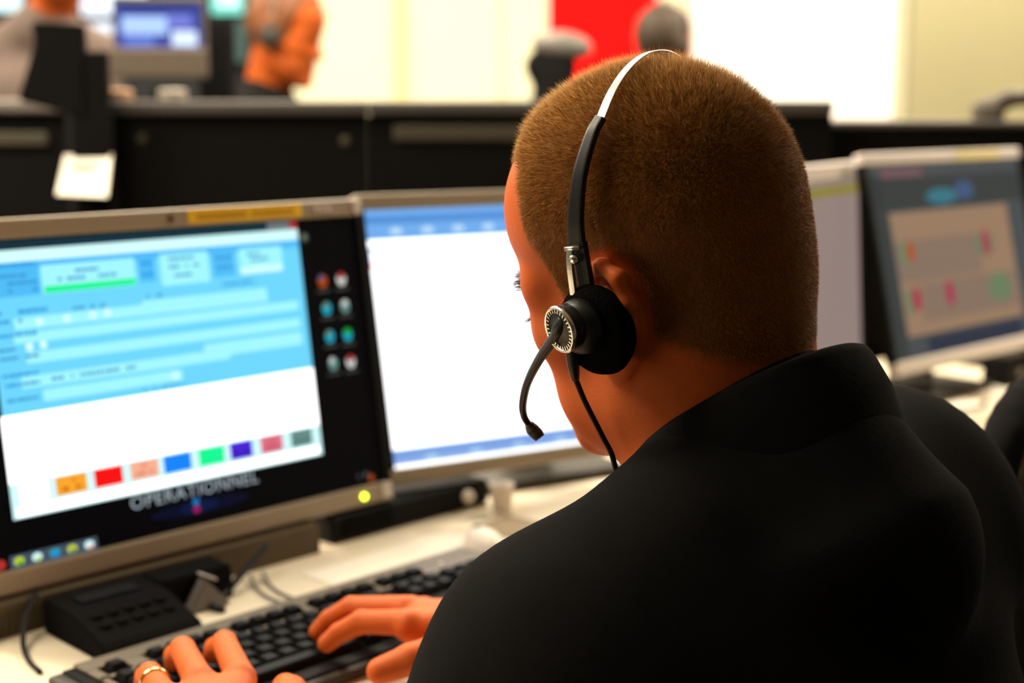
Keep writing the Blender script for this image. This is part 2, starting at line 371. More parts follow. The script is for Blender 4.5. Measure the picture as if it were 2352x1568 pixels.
W = [(.078, .067, .434, .3155, 'scr_cyan', 1), (.03, .3155, .434, .3245, 'scr_title', 1), (.395, .3158, .424, .3242, 'scr_tgrey', 2), (.424, .3158, .434, .3242, 'scr_ired', 2), (.03, .067, .079, .3155, 'scr_cyan', 1),
     (.03, .304, .434, .3155, 'scr_pale', 2), (.03, .296, .434, .304, 'scr_cyan2', 2), (.076, .100, .434, .163, 'scr_white', 2), (.076, .067, .434, .100, 'scr_pale', 2), (.080, .0685, .430, .0775, 'scr_white', 3),
     (.084, .272, .130, .298, 'scr_cyan2', 3), (.1325, .272, .2316, .299, 'scr_lcyan', 3), (.134, .2725, .231, .279, 'scr_green', 4), (.236, .274, .2535, .297, 'scr_cyan2', 3), (.260, .268, .317, .2996, 'scr_lcyan', 3), (.322, .272, .348, .297, 'scr_cyan2', 3), (.3547, .272, .410, .2987, 'scr_lcyan', 3), (.3547, .272, .408, .279, 'scr_pale', 4),
     (.10, .241, .385, .252, 'scr_lcyan', 3), (.235, .252, .385, .2555, 'scr_lcyan', 3), (.098, .228, .424, .238, 'scr_lcyan', 3), (.108, .2085, .424, .219, 'scr_lcyan', 3), (.10, .186, .33, .197, 'scr_lcyan', 3), (.120, .1715, .271, .1825, 'scr_lcyan', 3), (.30, .190, .424, .204, 'scr_lcyan', 3)]
W = [r for r in W if not (r[0] == .03 and r[1] == .067)]
W += [(.03, .3155, .078, .3245, 'scr_tgrey', 2)]
for x, y in ((.125, .2465), (.153, .2465), (.18, .2475), (.196, .248), (.112, .224), (.2625, .177), (.126, .2245)): W.append((x - .004, y - .004, x + .004, y + .004, 'scr_pale', 5, 'o'))
for x0, x1, y, hh, d in ((.082, .128, .300, .003, .9), (.088, .128, .290, .003, .8), (.088, .128, .283, .003, .8), (.098, .128, .276, .003, .8), (.16, .20, .290, .003, .7), (.145, .215, .283, .003, .7), (.238, .252, .291, .003, .9), (.238, .252, .280, .003, .9), (.27, .30, .293, .003, .7), (.27, .305, .285, .003, .7), (.275, .30, .276, .003, .6), (.325, .346, .290, .003, .8), (.325, .346, .28, .003, .8), (.365, .39, .291, .003, .7), (.362, .392, .285, .003, .6), (.082, .135, .256, .0035, .9), (.082, .108, .248, .003, .7), (.16, .195, .254, .003, .8), (.235, .262, .258, .003, .8), (.33, .37, .262, .003, .9), (.082, .122, .235, .003, .9), (.082, .098, .222, .003, .8), (.082, .12, .214, .003, .8), (.082, .118, .198, .003, .9), (.084, .118, .189, .003, .9), (.13, .22, .190, .003, .75), (.084, .115, .175, .003, .8), (.225, .275, .167, .002, .8)):
    W += dashes(x0, x1, y, hh, 'scr_dblue' if d < .85 else 'scr_blue', 5, d)
for i, (x0, x1, c, c2) in enumerate(((.085, .113, 'scr_white', 'scr_lcyan'), (.121, .153, 'scr_orange', 'scr_dorange'), (.161, .1915, 'scr_red', 'scr_red'), (.200, .2315, 'scr_pink', 'scr_dpink'), (.2374, .2692, 'scr_azure', 'scr_azure'), (.2784, .309, 'scr_green', 'scr_green'), (.3165, .344, 'scr_purple', 'scr_navy'), (.3548, .383, 'scr_rose', 'scr_drose'), (.394, .4225, 'scr_grey', 'scr_dgrey'))):
    W.append((x0, .0805, x1, .0985, c, 4)); W += dashes(x0 + .006, x1 - .006, .084, .004, c2, 5, .8)
    if i in (1, 3, 7): W += dashes(x0 + .011, x1 - .012, .092, .003, c2, 5, .9)
W += [(.215, .033, .335, .048, 'scr_navy', 1, 'o'), (.250, .035, .295, .047, 'scr_navy2', 2, 'o'), (.265, .043, .273, .050, 'scr_logo', 3, 'o'), (.265, .035, .273, .042, 'scr_magenta', 3, 'o')]
for i, (x, y, a, b) in enumerate(((.4605, .256, 'scr_brown', 'scr_bl4'), (.4868, .256, 'scr_icon', 'scr_ired'), (.4622, .2254, 'scr_iblue', 'scr_gn4'), (.4879, .2253, 'scr_grey', 'scr_icon'), (.4621, .1943, 'scr_iblue', 'scr_gn4'), (.4872, .1935, 'scr_iblue', 'scr_igreen'), (.4626, .1636, 'scr_grey', 'scr_icon'), (.4872, .163, 'scr_icon', 'scr_ired'))):
    W += [(x - .0065, y - .0075, x + .0065, y + .0075, a, 1, 'o'), (x - .005, y + .0005, x + .002 + .003 * (i % 2), y + .0075, b, 2, 'o'), (x - .009, y - .0125, x + .009, y - .0095, 'scr_lab', 1)]
W += [(.437, .300, .448, .311, 'scr_lab', 1, 'o'), (.4395, .303, .4455, .309, 'scr_gn4', 2, 'o')]
for i, (a, b) in enumerate((('scr_iyel', 'scr_igreen'), ('scr_pale', 'scr_iyel'), ('scr_iblue', 'scr_azure'), ('scr_iyel', 'scr_gn4'), ('scr_pale', 'scr_pink'))):
    x = .0765 + i * .0178; W += [(x - .0085, .0225, x + .0085, .0345, 'scr_itask', 1), (x - .005, .0245, x + .005, .0325, a, 2, 'o'), (x - .002, .0245, x + .003, .029, b, 3, 'o')]
W += [(.052, .0235, .064, .0335, 'scr_ired', 1, 'o'), (.478, .031, .484, .036, 'scr_m4d', 1, 'o'), (.488, .031, .494, .037, 'scr_m4', 1, 'o'), (.4945, .025, .5015, .033, 'scr_brown', 1, 'o')]
m1, s1 = monitor('silver framed monitor showing a blue form with a row of coloured buttons', (-.135 - .525 * math.cos(.788), 1.58 - .525 * math.sin(.788), .777), .788, .148, .012, .525, .022, .5165, ('scr_black', W), SILVER, led=(.4818, .0106))
cu = bpy.data.curves.new('desktop_lettering', 'FONT'); cu.body = 'OPERATIONNEL'; cu.size = .0165; cu.align_x = 'CENTER'; cu.space_character = 1.12
to = bpy.data.objects.new('tmp', cu); COL.objects.link(to); dg = bpy.context.evaluated_depsgraph_get(); me = bpy.data.meshes.new_from_object(to.evaluated_get(dg)); bpy.data.objects.remove(to)
xs = [v.co.x for v in me.vertices]; k = .150 / (max(xs) - min(xs))
for v in me.vertices: v.co = (v.co.x * k + .271, v.co.y * k * .98 + .0525, -.0028)
for v in me.vertices: v.co.z = -.0028
me.materials.clear(); new_obj('desktop_lettering', me, MATS['scr_text'], s1)
yl = rects('yellow_label', [], m1); bpy.data.objects.remove(yl)
def label_strip(t, x0, x1, y0, y1, m, txt=True, tm=YTXT):
    o = box('paper_label', ((x0 + x1) / 2, (y0 + y1) / 2, .0004), (x1 - x0, y1 - y0, .0008), m, t)
    if txt:
        bm = bmesh.new(); x = x0 + .010
        while x < x1 - .012:
            w = R_.uniform(.003, .006)
            if not (x0 + .070 < x < x0 + .078): bx(bm, (x + w / 2, (y0 + y1) / 2 - .0005, .0010), (w, (y1 - y0) * .42, .0004))
            x += w + .0012
        obj('print', bm, tm, o)
label_strip(m1, .297, .440, .3285, .3425, YLAB)
for x in (.460, .468, .476): box('button', (x, .335, .001), (.005, .006, .002), PALE, m1, .0008)
box('button', (.277, .335, .0008), (.004, .008, .0016), DARKG, m1); box('corner_cap', (.5175, .335, .0006), (.012, .016, .0016), PALE, m1, .0006); box('corner_cap', (.515, .0125, .0006), (.014, .018, .0016), PALE, m1, .0006)
W2 = [(0, .022, .474, .326, 'scr_white', 1), (0, .290, .474, .326, 'scr_bar', 2), (0, .309, .474, .318, 'scr_bar2', 3), (0, .276, .474, .281, 'scr_bar3', 2), (0, .022, .474, .0405, 'scr_bar4', 2), (0, .031, .474, .035, 'scr_bar2', 3), (.0, .256, .003, .262, 'scr_red', 3), (0, .2625, .002, .276, 'scr_purple', 3)]
for i in range(6): x = .03 + i * .042; W2.append((x, .295, x + .018, .304, 'scr_bar3', 4, 'o'))
for i in range(5): x = .04 + i * .06; W2.append((x, .0245, x + .02, .0305, 'scr_bar3', 4, 'o'))
m2, s2 = monitor('silver framed monitor showing a blank white page beside the blue form screen', (-.134, 1.613, .784), .521, .252, -.012, .486, 0, .474, ('scr_white', W2), SILVER, by=.0185)
W3 = [(.04, .010, .51, .327, 'scr_m3', 1), (.04, .296, .51, .312, 'scr_m3y', 2)]
m3, s3 = monitor('pale framed monitor with a dull grey page, angled beside the timetable screen', (.571 - .525 * math.cos(1.022), 2.249 - .525 * math.sin(1.022), .792), 1.022, .061, .033, .525, .043, .512, ('scr_m3', W3), PALE, by=.010, ty=.024)
W4 = [(.008, .02, .47, .322, 'scr_m4', 1), (.01, .255, .47, .305, 'scr_m4d', 2), (.012, .02, .04, .31, 'scr_m4d', 2), (.047, .056, .410, .250, 'scr_tan', 3), (.047, .140, .30, .205, 'scr_tan2', 4), (.10, .075, .40, .135, 'scr_tan2', 4), (.16, .258, .255, .284, 'scr_cy4', 4, 'o'), (.25, .262, .31, .295, 'scr_bl4', 3, 'o'), (.04, .306, .16, .318, 'scr_top4', 3),
      (.080, .170, .099, .205, 'scr_or4', 6, 'o'), (.060, .165, .079, .205, 'scr_gn4', 5), (.310, .165, .334, .21, 'scr_pk4', 6, 'o'), (.285, .165, .35, .205, 'scr_gn4', 5, 'o'), (.074, .092, .097, .133, 'scr_pk4', 6, 'o'), (.055, .09, .074, .13, 'scr_gn4', 5), (.174, .092, .197, .135, 'scr_pk4', 6, 'o'), (.305, .085, .385, .135, 'scr_gn4', 5, 'o'), (.10, .024, .40, .05, 'scr_nv4', 3)]
m4, s4 = monitor('pale framed monitor showing a dim tan timetable with pink marks', (.59, 2.127, .814), .751, .231, -.004, .482, .006, .474, ('scr_m4', W4), PALE)
label_strip(m4, .264, .409, .328, .343, YLAB2, False)
# ---------------------------------------------------------------- keyboard
KY = math.radians(46); KH = Vector((math.cos(KY), math.sin(KY), 0)); KN = Vector((KH.y, -KH.x, 0))
M = Matrix.Translation((-.369, 1.134, DESK)) @ Matrix((KH, -KN, ZV)).transposed().to_4x4()
kb = thing('computer_keyboard', 'silver trimmed black computer keyboard under the typing hands', 'keyboard', M=M)
KSIL = mat('keyboard_silver', (.135, .108, .072), .45, spec=.3, var=.04)
def kbox(name, x0, x1, y0, y1, z0, z1, m, bev=.0015): return box(name, ((x0 + x1) / 2, -(y0 + y1) / 2, (z0 + z1) / 2), (x1 - x0, y1 - y0, z1 - z0), m, kb, bev)
kbox('base', -.022, .468, -.006, .168, .001, .011, DARKG, .005); kbox('key_deck', -.010, .456, .0, .160, .011, .0135, BLACK, .001)
zt = (.0135, .0165)
kbox('trim', 0, .450, 0, .0215, *zt, KSIL); kbox('trim', 0, .010, .0215, .047, *zt, KSIL); kbox('trim', 0, .450, .0412, .0470, *zt, KSIL)
for a, b in ((.034, .052), (.129, .139), (.216, .226), (.303, .309), (.366, .450)): kbox('trim', a, b, .0215, .0412, *zt, KSIL)
kbox('trim', 0, .006, .047, .155, *zt, KSIL); kbox('trim', .444, .450, .047, .155, *zt, KSIL)
kbox('status_light', .395, .399, .026, .030, .0165, .0175, PALE, 0)
KEYM = {}
def key(x, y, w, d=.0175):
    k = (round(w, 4), d)
    if k not in KEYM:
        bm = bmesh.new(); bx(bm, (0, 0, 0), (w, d, .008)); tops = [v for v in bm.verts if v.co.z > 0]
        for v in tops: v.co.x -= math.copysign(.0026, v.co.x); v.co.y = v.co.y * .74 + .0004
        bmesh.ops.bevel(bm, geom=[e for e in bm.edges if e.verts[0].co.z > 0 and e.verts[1].co.z > 0], offset=.0009, segments=2, affect='EDGES')
        me = bpy.data.meshes.new('key'); bm.to_mesh(me); bm.free(); me.materials.append(mat('key_black', (.0055, .0053, .005), .5, spec=.08)); KEYM[k] = me
    o = bpy.data.objects.new('key', KEYM[k]); COL.objects.link(o); o.parent = kb; o.location = (x, -y, .0175)
U = .019
key(.0225, .0312, .0175, .0155)
for g in (.0620, .1485, .2355):
    for i in range(4): key(g + i * U, .0312, .0175, .0155)
for i in range(3): key(.3185 + i * U, .0312, .0175, .0155)
xk = .0165
for j, ws in enumerate(([1] * 13 + [2], [1.5] + [1] * 12 + [1.5], [1.8] + [1] * 11 + [2.2], [1.3] + [1] * 11 + [2.7], [1.4, 1.2, 1.2, 6.2, 1.2, 1.2, 1.2, 1.4])):
    x = .0085
    for w in ws: key(x + w * U / 2, .0575 + j * U, w * U - .0015); x += w * U
for j in range(2):
    for i in range(3): key(.3185 + i * U, .0575 + j * U, .0175)
key(.3375, .0575 + 3 * U, .0175)
for i in range(3): key(.3185 + i * U, .0575 + 4 * U, .0175)
for j in range(5):
    for i in range(4):
        if j in (2, 4) and i == 3: continue
        if j == 4 and i == 1: continue
        key(.3815 + i * U + (U / 2 if (j == 4 and i == 0) else 0), .0575 + j * U, .0365 if (j == 4 and i == 0) else .0175)
# ---------------------------------------------------------------- small things on the desk
def desk_pt(x, y, z=0.0): return Vector((x, y, DESK + z))
t = thing('telephone_console', 'black sloping telephone console tucked between keyboard and form screen', 'telephone', M=Matrix.Translation((-.352, 1.170, DESK)) @ Matrix((HV, -NV, ZV)).transposed().to_4x4())
bm = bmesh.new(); prism(bm, [(0, 0, 0), (0, .112, 0), (0, .112, .033), (0, .060, .031), (0, .006, .016), (0, 0, .010)], (.100, 0, 0)); prism(bm, [(.100, .070, 0), (.100, .112, 0), (.100, .112, .033), (.100, .074, .033)], (.080, 0, 0)); bmesh.ops.bevel(bm, geom=list(bm.edges), offset=.002, segments=2, affect='EDGES'); obj('body', bm, BLACKM, t)
box('display', (.05, .085, .0328), (.06, .022, .002), BLACK, t)
for i in range(5):
    for j in range(2): box('button', (.018 + i * .016, .030 + j * .016, .0240 + j * .0045), (.009, .008, .003), BLACKM, t, .0008)
t = thing('wedge_stand', 'small grey wedge shaped stand behind the keyboard', 'stand', M=Matrix.Translation((-.308, 1.290, DESK)) @ Matrix((HV, -NV, ZV)).transposed().to_4x4())
bm = bmesh.new(); prism(bm, [(0, 0, 0), (.050, 0, 0), (.026, .008, .030)], (.004, .022, 0)); bmesh.ops.bevel(bm, geom=list(bm.edges), offset=.002, segments=2, affect='EDGES'); obj('wedge', bm, GREYP, t)
box('top_lip', (.032, .014, .0295), (.018, .010, .002), PALE, t, .0006, Matrix.Rotation(.5, 3, 'Y'))
tag(tube_obj('screen_cable', [desk_pt(-.252, 1.415, .032), desk_pt(-.268, 1.380, .018), desk_pt(-.282, 1.342, .006), desk_pt(-.290, 1.312, .0035), desk_pt(-.276, 1.300, .0035)], .0035, CABLE), 'thick black cable dropping from the form screen to the wedge stand', 'cable')
for k, d in enumerate((0, .011)):
    tag(tube_obj('thin_cable', [desk_pt(-.268 + d, 1.398 + d, .004), desk_pt(-.255 + d, 1.365 + d, .002), desk_pt(-.240 + d, 1.340 + d, .002), desk_pt(-.222 + d, 1.322 + d, .002)], .0016, GREYP), ('thin grey wire on the cream desk, the one nearer the thick cable', 'thin grey wire on the cream desk, the one nearer the paper')[k], 'cable', 'thin grey wires behind the keyboard')
tag(tube_obj('side_cable', [desk_pt(-.440, 1.262, .035), desk_pt(-.442, 1.235, .022), desk_pt(-.435, 1.205, .006), desk_pt(-.420, 1.175, .0028), desk_pt(-.402, 1.150, .0028)], .0025, CABLE), 'thin black cable curling past the end of the telephone console', 'cable')
def sheet(label, x, y, w, d, rz, z=.0, m=PAPER): 
    bm = bmesh.new(); bx(bm, (0, 0, .0006), (w, d, .0012)); o = tag(obj('paper_sheet', bm, m), label, 'paper'); o.location = desk_pt(x, y, z); o.rotation_euler = (0, 0, rz); return o
sheet('cream paper sheet lying on the desk behind the keyboard', -.125, 1.470, .21, .055, math.radians(47))
t = thing('radio_box', 'black radio box under the white page screen', 'box', M=Matrix.Translation((-.205, 1.505, DESK)) @ Matrix((HV, -NV, ZV)).transposed().to_4x4())
bm = bmesh.new(); bx(bm, (.13, .035, .016), (.24, .07, .030), .004); obj('body', bm, BLACK, t)
lathe_obj('white_knob', [(0, .008), (.007, .008), (.008, .006), (.008, 0), (0, 0)], WHITE, t, frame_z((.212, 0, .017), (0, -1, 0)), 20)
box('grey_panel', (.06, -.0005, .018), (.07, .002, .02), BLACKM, t)
t = thing('computer_mouse', 'pale computer mouse beside the radio box', 'mouse', M=Matrix.Translation((-.030, 1.498, DESK)) @ Matrix.Rotation(math.radians(120), 4, 'Z'))
V_, Q_ = surface_net(lambda P: smax(ell(P, (0, 0, .004), (.034, .019, .020)), -P[:, 2], .002), (-.05, -.03, -.006), (.05, .03, .032), .0022)
new_obj('shell', np_mesh('shell', V_, Q_), WHITE, t, True); tube_obj('wheel', [(.016, -.003, .0205), (.016, .003, .0205)], .0045, DARKG, t, 12, 0)
t = thing('paper_cup', 'small white paper cup standing behind the mouse', 'cup', desk_pt(-.012, 1.645))
lathe_obj('cup_body', [(0, 0), (.011, 0), (.0145, .034), (.0150, .035), (.0135, .0345), (.0105, .002), (0, .002)], WHITE, t)
sheet('narrow cream paper slip along the desk past the paper cup', .055, 1.715, .10, .035, math.radians(42)); sheet('crumpled looking cream paper slip farther along, under the white page screen', .125, 1.775, .05, .03, math.radians(30), .0)
sheet('grey brown paper folder near the operator\'s shoulder beside the mouse', .008, 1.575, .07, .09, math.radians(52), m=mat('brown_card', (.30, .23, .14), .8))
# things by the next workstation
for k, (x, y, lab) in enumerate(((.620, 2.20, 'small black box under the corner of the timetable screen'), (.865, 2.445, 'second small black box farther along under the timetable screen'))):
    t = thing('junction_box', lab, 'box', desk_pt(x, y), math.radians(43)); box('body', (0, 0, .026), (.085, .05, .050), BLACK, t, .004); box('lid', (0, 0, .0525), (.078, .044, .003), DARKG, t); box('socket', (.0, -.0255, .024), (.02, .002, .014), GREYP, t)
sheet('cream paper sheet on the desk under the timetable screen', .725, 2.235, .12, .08, math.radians(40)); sheet('second cream paper sheet, farther along under the timetable screen', .845, 2.375, .10, .08, math.radians(50))
tag(tube_obj('loop_cable', [desk_pt(.70, 2.20, .003), desk_pt(.75, 2.23, .003), desk_pt(.775, 2.28, .003)], .004, CABLE), 'black cable crossing the papers under the timetable screen', 'cable')
t = thing('desk_telephone', 'dark handset telephone between the two pale framed screens', 'telephone', desk_pt(.572, 2.105), math.radians(50))
bm = bmesh.new(); bx(bm, (0, 0, .012), (.09, .06, .022), .006); obj('base', bm, BLACK, t); bm = bmesh.new(); tube(bm, catmull([(-.045, 0, .036), (-.02, 0, .046), (.02, 0, .046), (.045, 0, .036)]), [.013, .009, .009, .013], 12); obj('handset', bm, GREYP, t, True)
# ---------------------------------------------------------------- low black partitions behind the desk
def partition(label, x0, x1, y, top, capm=GREYP, slots=(), bolts=(), cap=.026):
    t = thing('desk_partition', label, 'partition', ((x0 + x1) / 2, y, 0)); w = x1 - x0
    box('panel', (0, .02, top / 2), (w, .04, top), BLACKM, t); box('cap_rail', (0, .02, top + cap / 2), (w, .075, cap), capm, t, .006)
    for a, b, z0, z1 in slots: box('grey_rail', ((a + b) / 2 - (x0 + x1) / 2, -.004, (z0 + z1) / 2), (b - a, .012, z1 - z0), mat('dull_olive_rail', (.055, .048, .030), .7), t, .004)
    for x, z in bolts: lathe_obj('bolt', [(0, .006), (.008, .005), (.011, 0), (0, 0)], mat('olive_bolt', (.05, .046, .022), .6), t, frame_z((x - (x0 + x1) / 2, 0, z), (0, -1, 0)), 16)
    return t
CAPM = mat('grey_cap_rail', (.065, .058, .054), .5, spec=.3)
partition('black partition with a pale cap rail, beside the black mast', -1.60, -.862, 2.775, 1.208, mat('pale_cap_rail', (.16, .14, .125), .5), slots=((-1.05, -.895, 1.146, 1.172),))
partition('black partition with two bolts, in front of the man with the headset', -.768, -.272, 2.70, 1.205, CAPM, bolts=((-.694, 1.160), (-.312, 1.156)))
partition('black partition with a long grey rail, in front of the red panel', -.268, .60, 2.70, 1.205, CAPM, slots=((-.222, .10, 1.157, 1.186),))
partition('black partition below the whiteboard and the window blind', .604, 1.75, 2.78, 1.180, CAPM, cap=.014)
t = thing('display_mast', 'black display seen from behind on a black mast between two partitions', 'display mast', (-.775, 2.655, 0))
box('mast', (0, 0, .66), (.070, .03, 1.32), BLACKM, t, .004); box('foot', (0, -.03, .012), (.08, .07, .024), BLACKM, t, .005)
bm = bmesh.new(); prism(bm, [(-.098, -.018, 1.372), (-.005, -.018, 1.368), (-.005, -.018, 1.20), (-.13, -.018, 1.232), (-.093, -.018, 1.335)], (0, .034, 0)); bmesh.ops.bevel(bm, geom=list(bm.edges), offset=.004, segments=2, affect='EDGES'); obj('display_back', bm, BLACKM, t)
t = thing('note_card', 'white square note card fixed to the black mast', 'card', (-.785, 2.632, 1.098))
bm = bmesh.new(); prism(bm, [(-.046, -.03, -.036), (.046, -.03, -.040), (.046, .012, .036), (-.040, .012, .034)], (0, .004, 0)); obj('card', bm, mat('bright_white_card', (.93, .88, .76), .7, var=.02), t)
box('holder', (0, .002, 0), (.05, .012, .03), BLACKM, t)
# the opposite desk and what stands on it
t = thing('opposite_desk', 'grey desk behind the black partitions', 'desk', (0, 3.18, 0))
box('worktop', (-.5, 0, .725), (3.0, .62, .03), GREYP, t); 
for x in (-1.9, -.5, .9): box('leg_panel', (x, 0, .355), (.04, .54, .71), DARKG, t)
t = thing('computer_monitor', 'small monitor with a bright blue and white picture and thick grey lower frame', 'monitor', (-.794, 3.26, .74), math.radians(6))
box('stand_base', (0, .05, .01), (.20, .14, .02), BLACK, t, .005); box('stand_neck', (0, .07, .27), (.05, .03, .50), BLACK, t)
box('back_shell', (0, .045, .64), (.205, .05, .17), DARKG, t, .006)
box('lower_frame', (0, .012, .577), (.212, .03, .068), mat('warm_grey_frame', (.075, .058, .043), .5), t, .006); box('upper_frame', (0, .018, .715), (.192, .02, .010), DARKG, t)
s = box('screen', (0, .016, .660), (.186, .02, .100), px('bg_blue', 60, 75, 165), t)
for x0, x1, z0, z1, e in ((-.08, .02, .640, .680, px('bg_pale', 175, 205, 255, 1.2)), (.03, .085, .615, .648, px('bg_white', 215, 232, 255, 1.3)), (.02, .075, .655, .685, px('bg_mid', 120, 130, 225)), (-.085, .085, .695, .706, px('bg_navy', 30, 45, 110)), (-.075, -.01, .615, .636, px('bg_mid2', 105, 135, 225))):
    box('picture', ((x0 + x1) / 2, .0055, (z0 + z1) / 2), (x1 - x0, .002, z1 - z0), e, s)
t = thing('computer_monitor', 'plain black monitor standing edge on beside the blue picture monitor', 'monitor', (-.700, 3.44, .74), math.radians(-4))
box('casing', (0, 0, .525), (.080, .05, .32), BLACKM, t, .006); box('stand', (0, .01, .19), (.04, .03, .36), BLACKM, t); box('foot', (0, .005, .008), (.12, .05, .016), BLACKM, t, .003)
for k, x in enumerate((-.742, -.640)):
    t = thing('storage_tin', ('small round brown tin on the cap rail beside the black mast', 'small round grey tin on the cap rail below the blue picture monitor')[k], 'tin', (x, 2.722, 1.231))
    m_ = mat('tin_%d' % k, ((.30, .16, .08), (.24, .21, .17))[k], .5)
    lathe_obj('tin_body', [(0, 0), (.025, 0), (.026, .002), (.026, .012), (0, .012)], m_, t); lathe_obj('tin_lid', [(0, .012), (.027, .012), (.027, .017), (.022, .021), (0, .022)], m_, t)
# office chair with headrest behind the partition
def office_chair(label, loc, rz, head=True, top=.98, half=.23, rim=False, low=.5, seat=.46, back_y=-.20):
    t = thing('office_chair', label, 'chair', loc, rz)
    def pad(P): return smax(ell(P, (0, 0, seat - .03), (.29, .27, .09)), np.abs(P[:, 2] - seat + .04) - .038, .02)
    V, Q = surface_net(pad, (-.32, -.30, seat - .14), (.32, .30, seat + .05), .016); new_obj('seat', np_mesh('seat', V, Q), BLACKM, t, True)
    zc, hh = (top + low) / 2, (top - low) / 2
    def back(P):
        x, z = P[:, 0] / half, (P[:, 2] - zc) / hh
        r = (np.abs(x) ** 2.6 + np.abs(z) ** 2.6) ** (1 / 2.6)
        return smax((r - 1) * min(half, hh) * .8, np.abs(P[:, 1] - back_y + .35 * x * x * .12) - .022, .016)
    V, Q = surface_net(back, (-half - .03, back_y - .09, low - .03), (half + .03, back_y + .06, top + .03), .012); bo = new_obj('backrest', np_mesh('backrest', V, Q), BLACKM, t, True)
    if rim:
        pts = []
        for a in np.linspace(math.radians(10), math.radians(170), 40):
            c, s_ = math.cos(a), math.sin(a); k = (abs(c) ** 2.6 + abs(s_) ** 2.6) ** (-1 / 2.6) * .93
            pts.append((c * k * half, back_y - .022 - .042 * (c * k) ** 2, zc + s_ * k * hh))
        tube_obj('piping', pts, .0045, mat('dull_olive_piping', (.045, .036, .012), .7), bo, 8, 0)
    box('back_bar', (0, back_y - .012, (low + seat) / 2 - .02), (.06, .02, abs(low - seat) + .16), BLACK, t); box('under_bar', (0, back_y / 2, seat - .09), (.06, abs(back_y) + .05, .02), BLACK, t)
    tube_obj('gas_column', [(0, 0, .07), (0, 0, seat - .07)], .025, GREYP, t, 14, 0)
    for i in range(5):
        a = i * 2 * math.pi / 5 + .3; c, s_ = math.cos(a), math.sin(a)
        tube_obj('foot_arm', [(0, 0, .085), (.28 * c, .28 * s_, .062)], [.022, .014], BLACK, t, 8, 0)
        tube_obj('caster', [(.28 * c - .012 * s_, .28 * s_ + .012 * c, .026), (.28 * c + .012 * s_, .28 * s_ - .012 * c, .026)], .026, BLACK, t, 12, 0)
    if head:
        V, Q = surface_net(lambda P: smax(ell(P, (.020, back_y + .01, 1.392), (.088, .065, .044), np.array(Matrix.Rotation(.10, 3, 'Y'))), -(P[:, 2] - 1.352), .01), (-.13, back_y - .09, 1.31), (.15, back_y + .10, 1.46), .006)
        new_obj('headrest', np_mesh('headrest', V, Q), mat('worn_grey_leather', (.115, .105, .09), .5, spec=.3), t, True)
        V, Q = surface_net(lambda P: smin(smax(ell(P, (-.012, back_y, 1.335), (.076, .045, .06)), np.abs(P[:, 1] - back_y) - .04, .01), cone(P, (-.005, back_y, 1.29), (-.012, back_y, top - .05), .052, .085), .03), (-.13, back_y - .10, top - .15), (.13, back_y + .10, 1.42), .008)
        new_obj('headrest_bracket', np_mesh('headrest_bracket', V, Q), BLACKM, t, True)
    return t
office_chair('black office chair with a grey padded headrest in front of the red panel', (.125, 4.40, 0), math.radians(0), True, top=1.20, half=.23, low=.55)
# telephone handset on the right hand partition
t = thing('telephone_handset', 'dark grey telephone handset resting on top of the partition below the blind', 'handset', (.995, 2.80, 1.195))
V, Q = surface_net(lambda P: smin(smin(chain(P, [np.array(q) for q in ((-.085, 0, .022), (-.03, 0, .040), (.035, 0, .046), (.075, 0, .060))], (.016, .016, .016, .020), .01), ell(P, (-.068, 0, .004), (.030, .026, .030)), .015), ell(P, (.082, 0, .050), (.024, .026, .034)), .015), (-.14, -.05, -.05), (.14, .05, .12), .006)
new_obj('handset', np_mesh('handset', V, Q), mat('warm_dark_grey', (.085, .07, .055), .55), t, True)
t = thing('monitor_post', 'pale beige post standing behind the partition beside the handset', 'post', (1.10, 2.87, 0))
box('post', (0, 0, .59), (.030, .03, 1.18), mat('beige_post', (.38, .33, .20), .6), t, .004); box('foot', (0, 0, .01), (.16, .16, .02), GREYP, t, .004)
# the next operator's chair
office_chair('black high backed office chair with olive piping drawn up to the next workstation', (.400, 1.455, 0), math.radians(45), False, top=.985, half=.26, rim=True, low=.40, seat=.44, back_y=-.18)
# ---------------------------------------------------------------- the operator's body as an implicit surface
HEAD_O = np.array([0.100, 0.945, 1.118])                 # centre of the skull between the ears
HEAD_YAW, HEAD_PITCH, HEAD_ROLL = math.radians(54), math.radians(9), math.radians(-13)
def head_axes(yaw, pitch, roll):
    f0 = np.array([-math.sin(yaw), math.cos(yaw), 0]); l0 = np.array([-math.cos(yaw), -math.sin(yaw), 0]); u0 = np.array([0, 0, 1.])
    f = f0 * math.cos(pitch) - u0 * math.sin(pitch); u = u0 * math.cos(pitch) + f0 * math.sin(pitch)
    l = l0 * math.cos(roll) + u * math.sin(roll); u = u * math.cos(roll) - l0 * math.sin(roll)
    return np.stack([f, l, u])                             # rows: forward, left, up
HEAD_M = head_axes(HEAD_YAW, HEAD_PITCH, HEAD_ROLL)
def to_head(P): return (P - HEAD_O) @ HEAD_M.T
def from_head(Q): return np.asarray(Q, float) @ HEAD_M + HEAD_O
EAR_O = np.array([-.005, .0730, -.012])
EAR_R = None
def ear_axes():
    # rows: ear forward (x), ear outward (y), ear up (z); the rim stands off the skull towards the back
    a = math.radians(13); b = math.radians(12)
    x = np.array([math.cos(a), math.sin(a) * -.55, 0]); x = nrm([math.cos(a), -math.sin(a), 0])
    y = nrm([math.sin(a), math.cos(a), 0]); z = np.array([0, 0, 1.])
    z2 = nrm(z * math.cos(b) - x * math.sin(b)); x2 = np.cross(y, z2)
    return np.stack([x2, y, z2])
EAR_R = ear_axes()
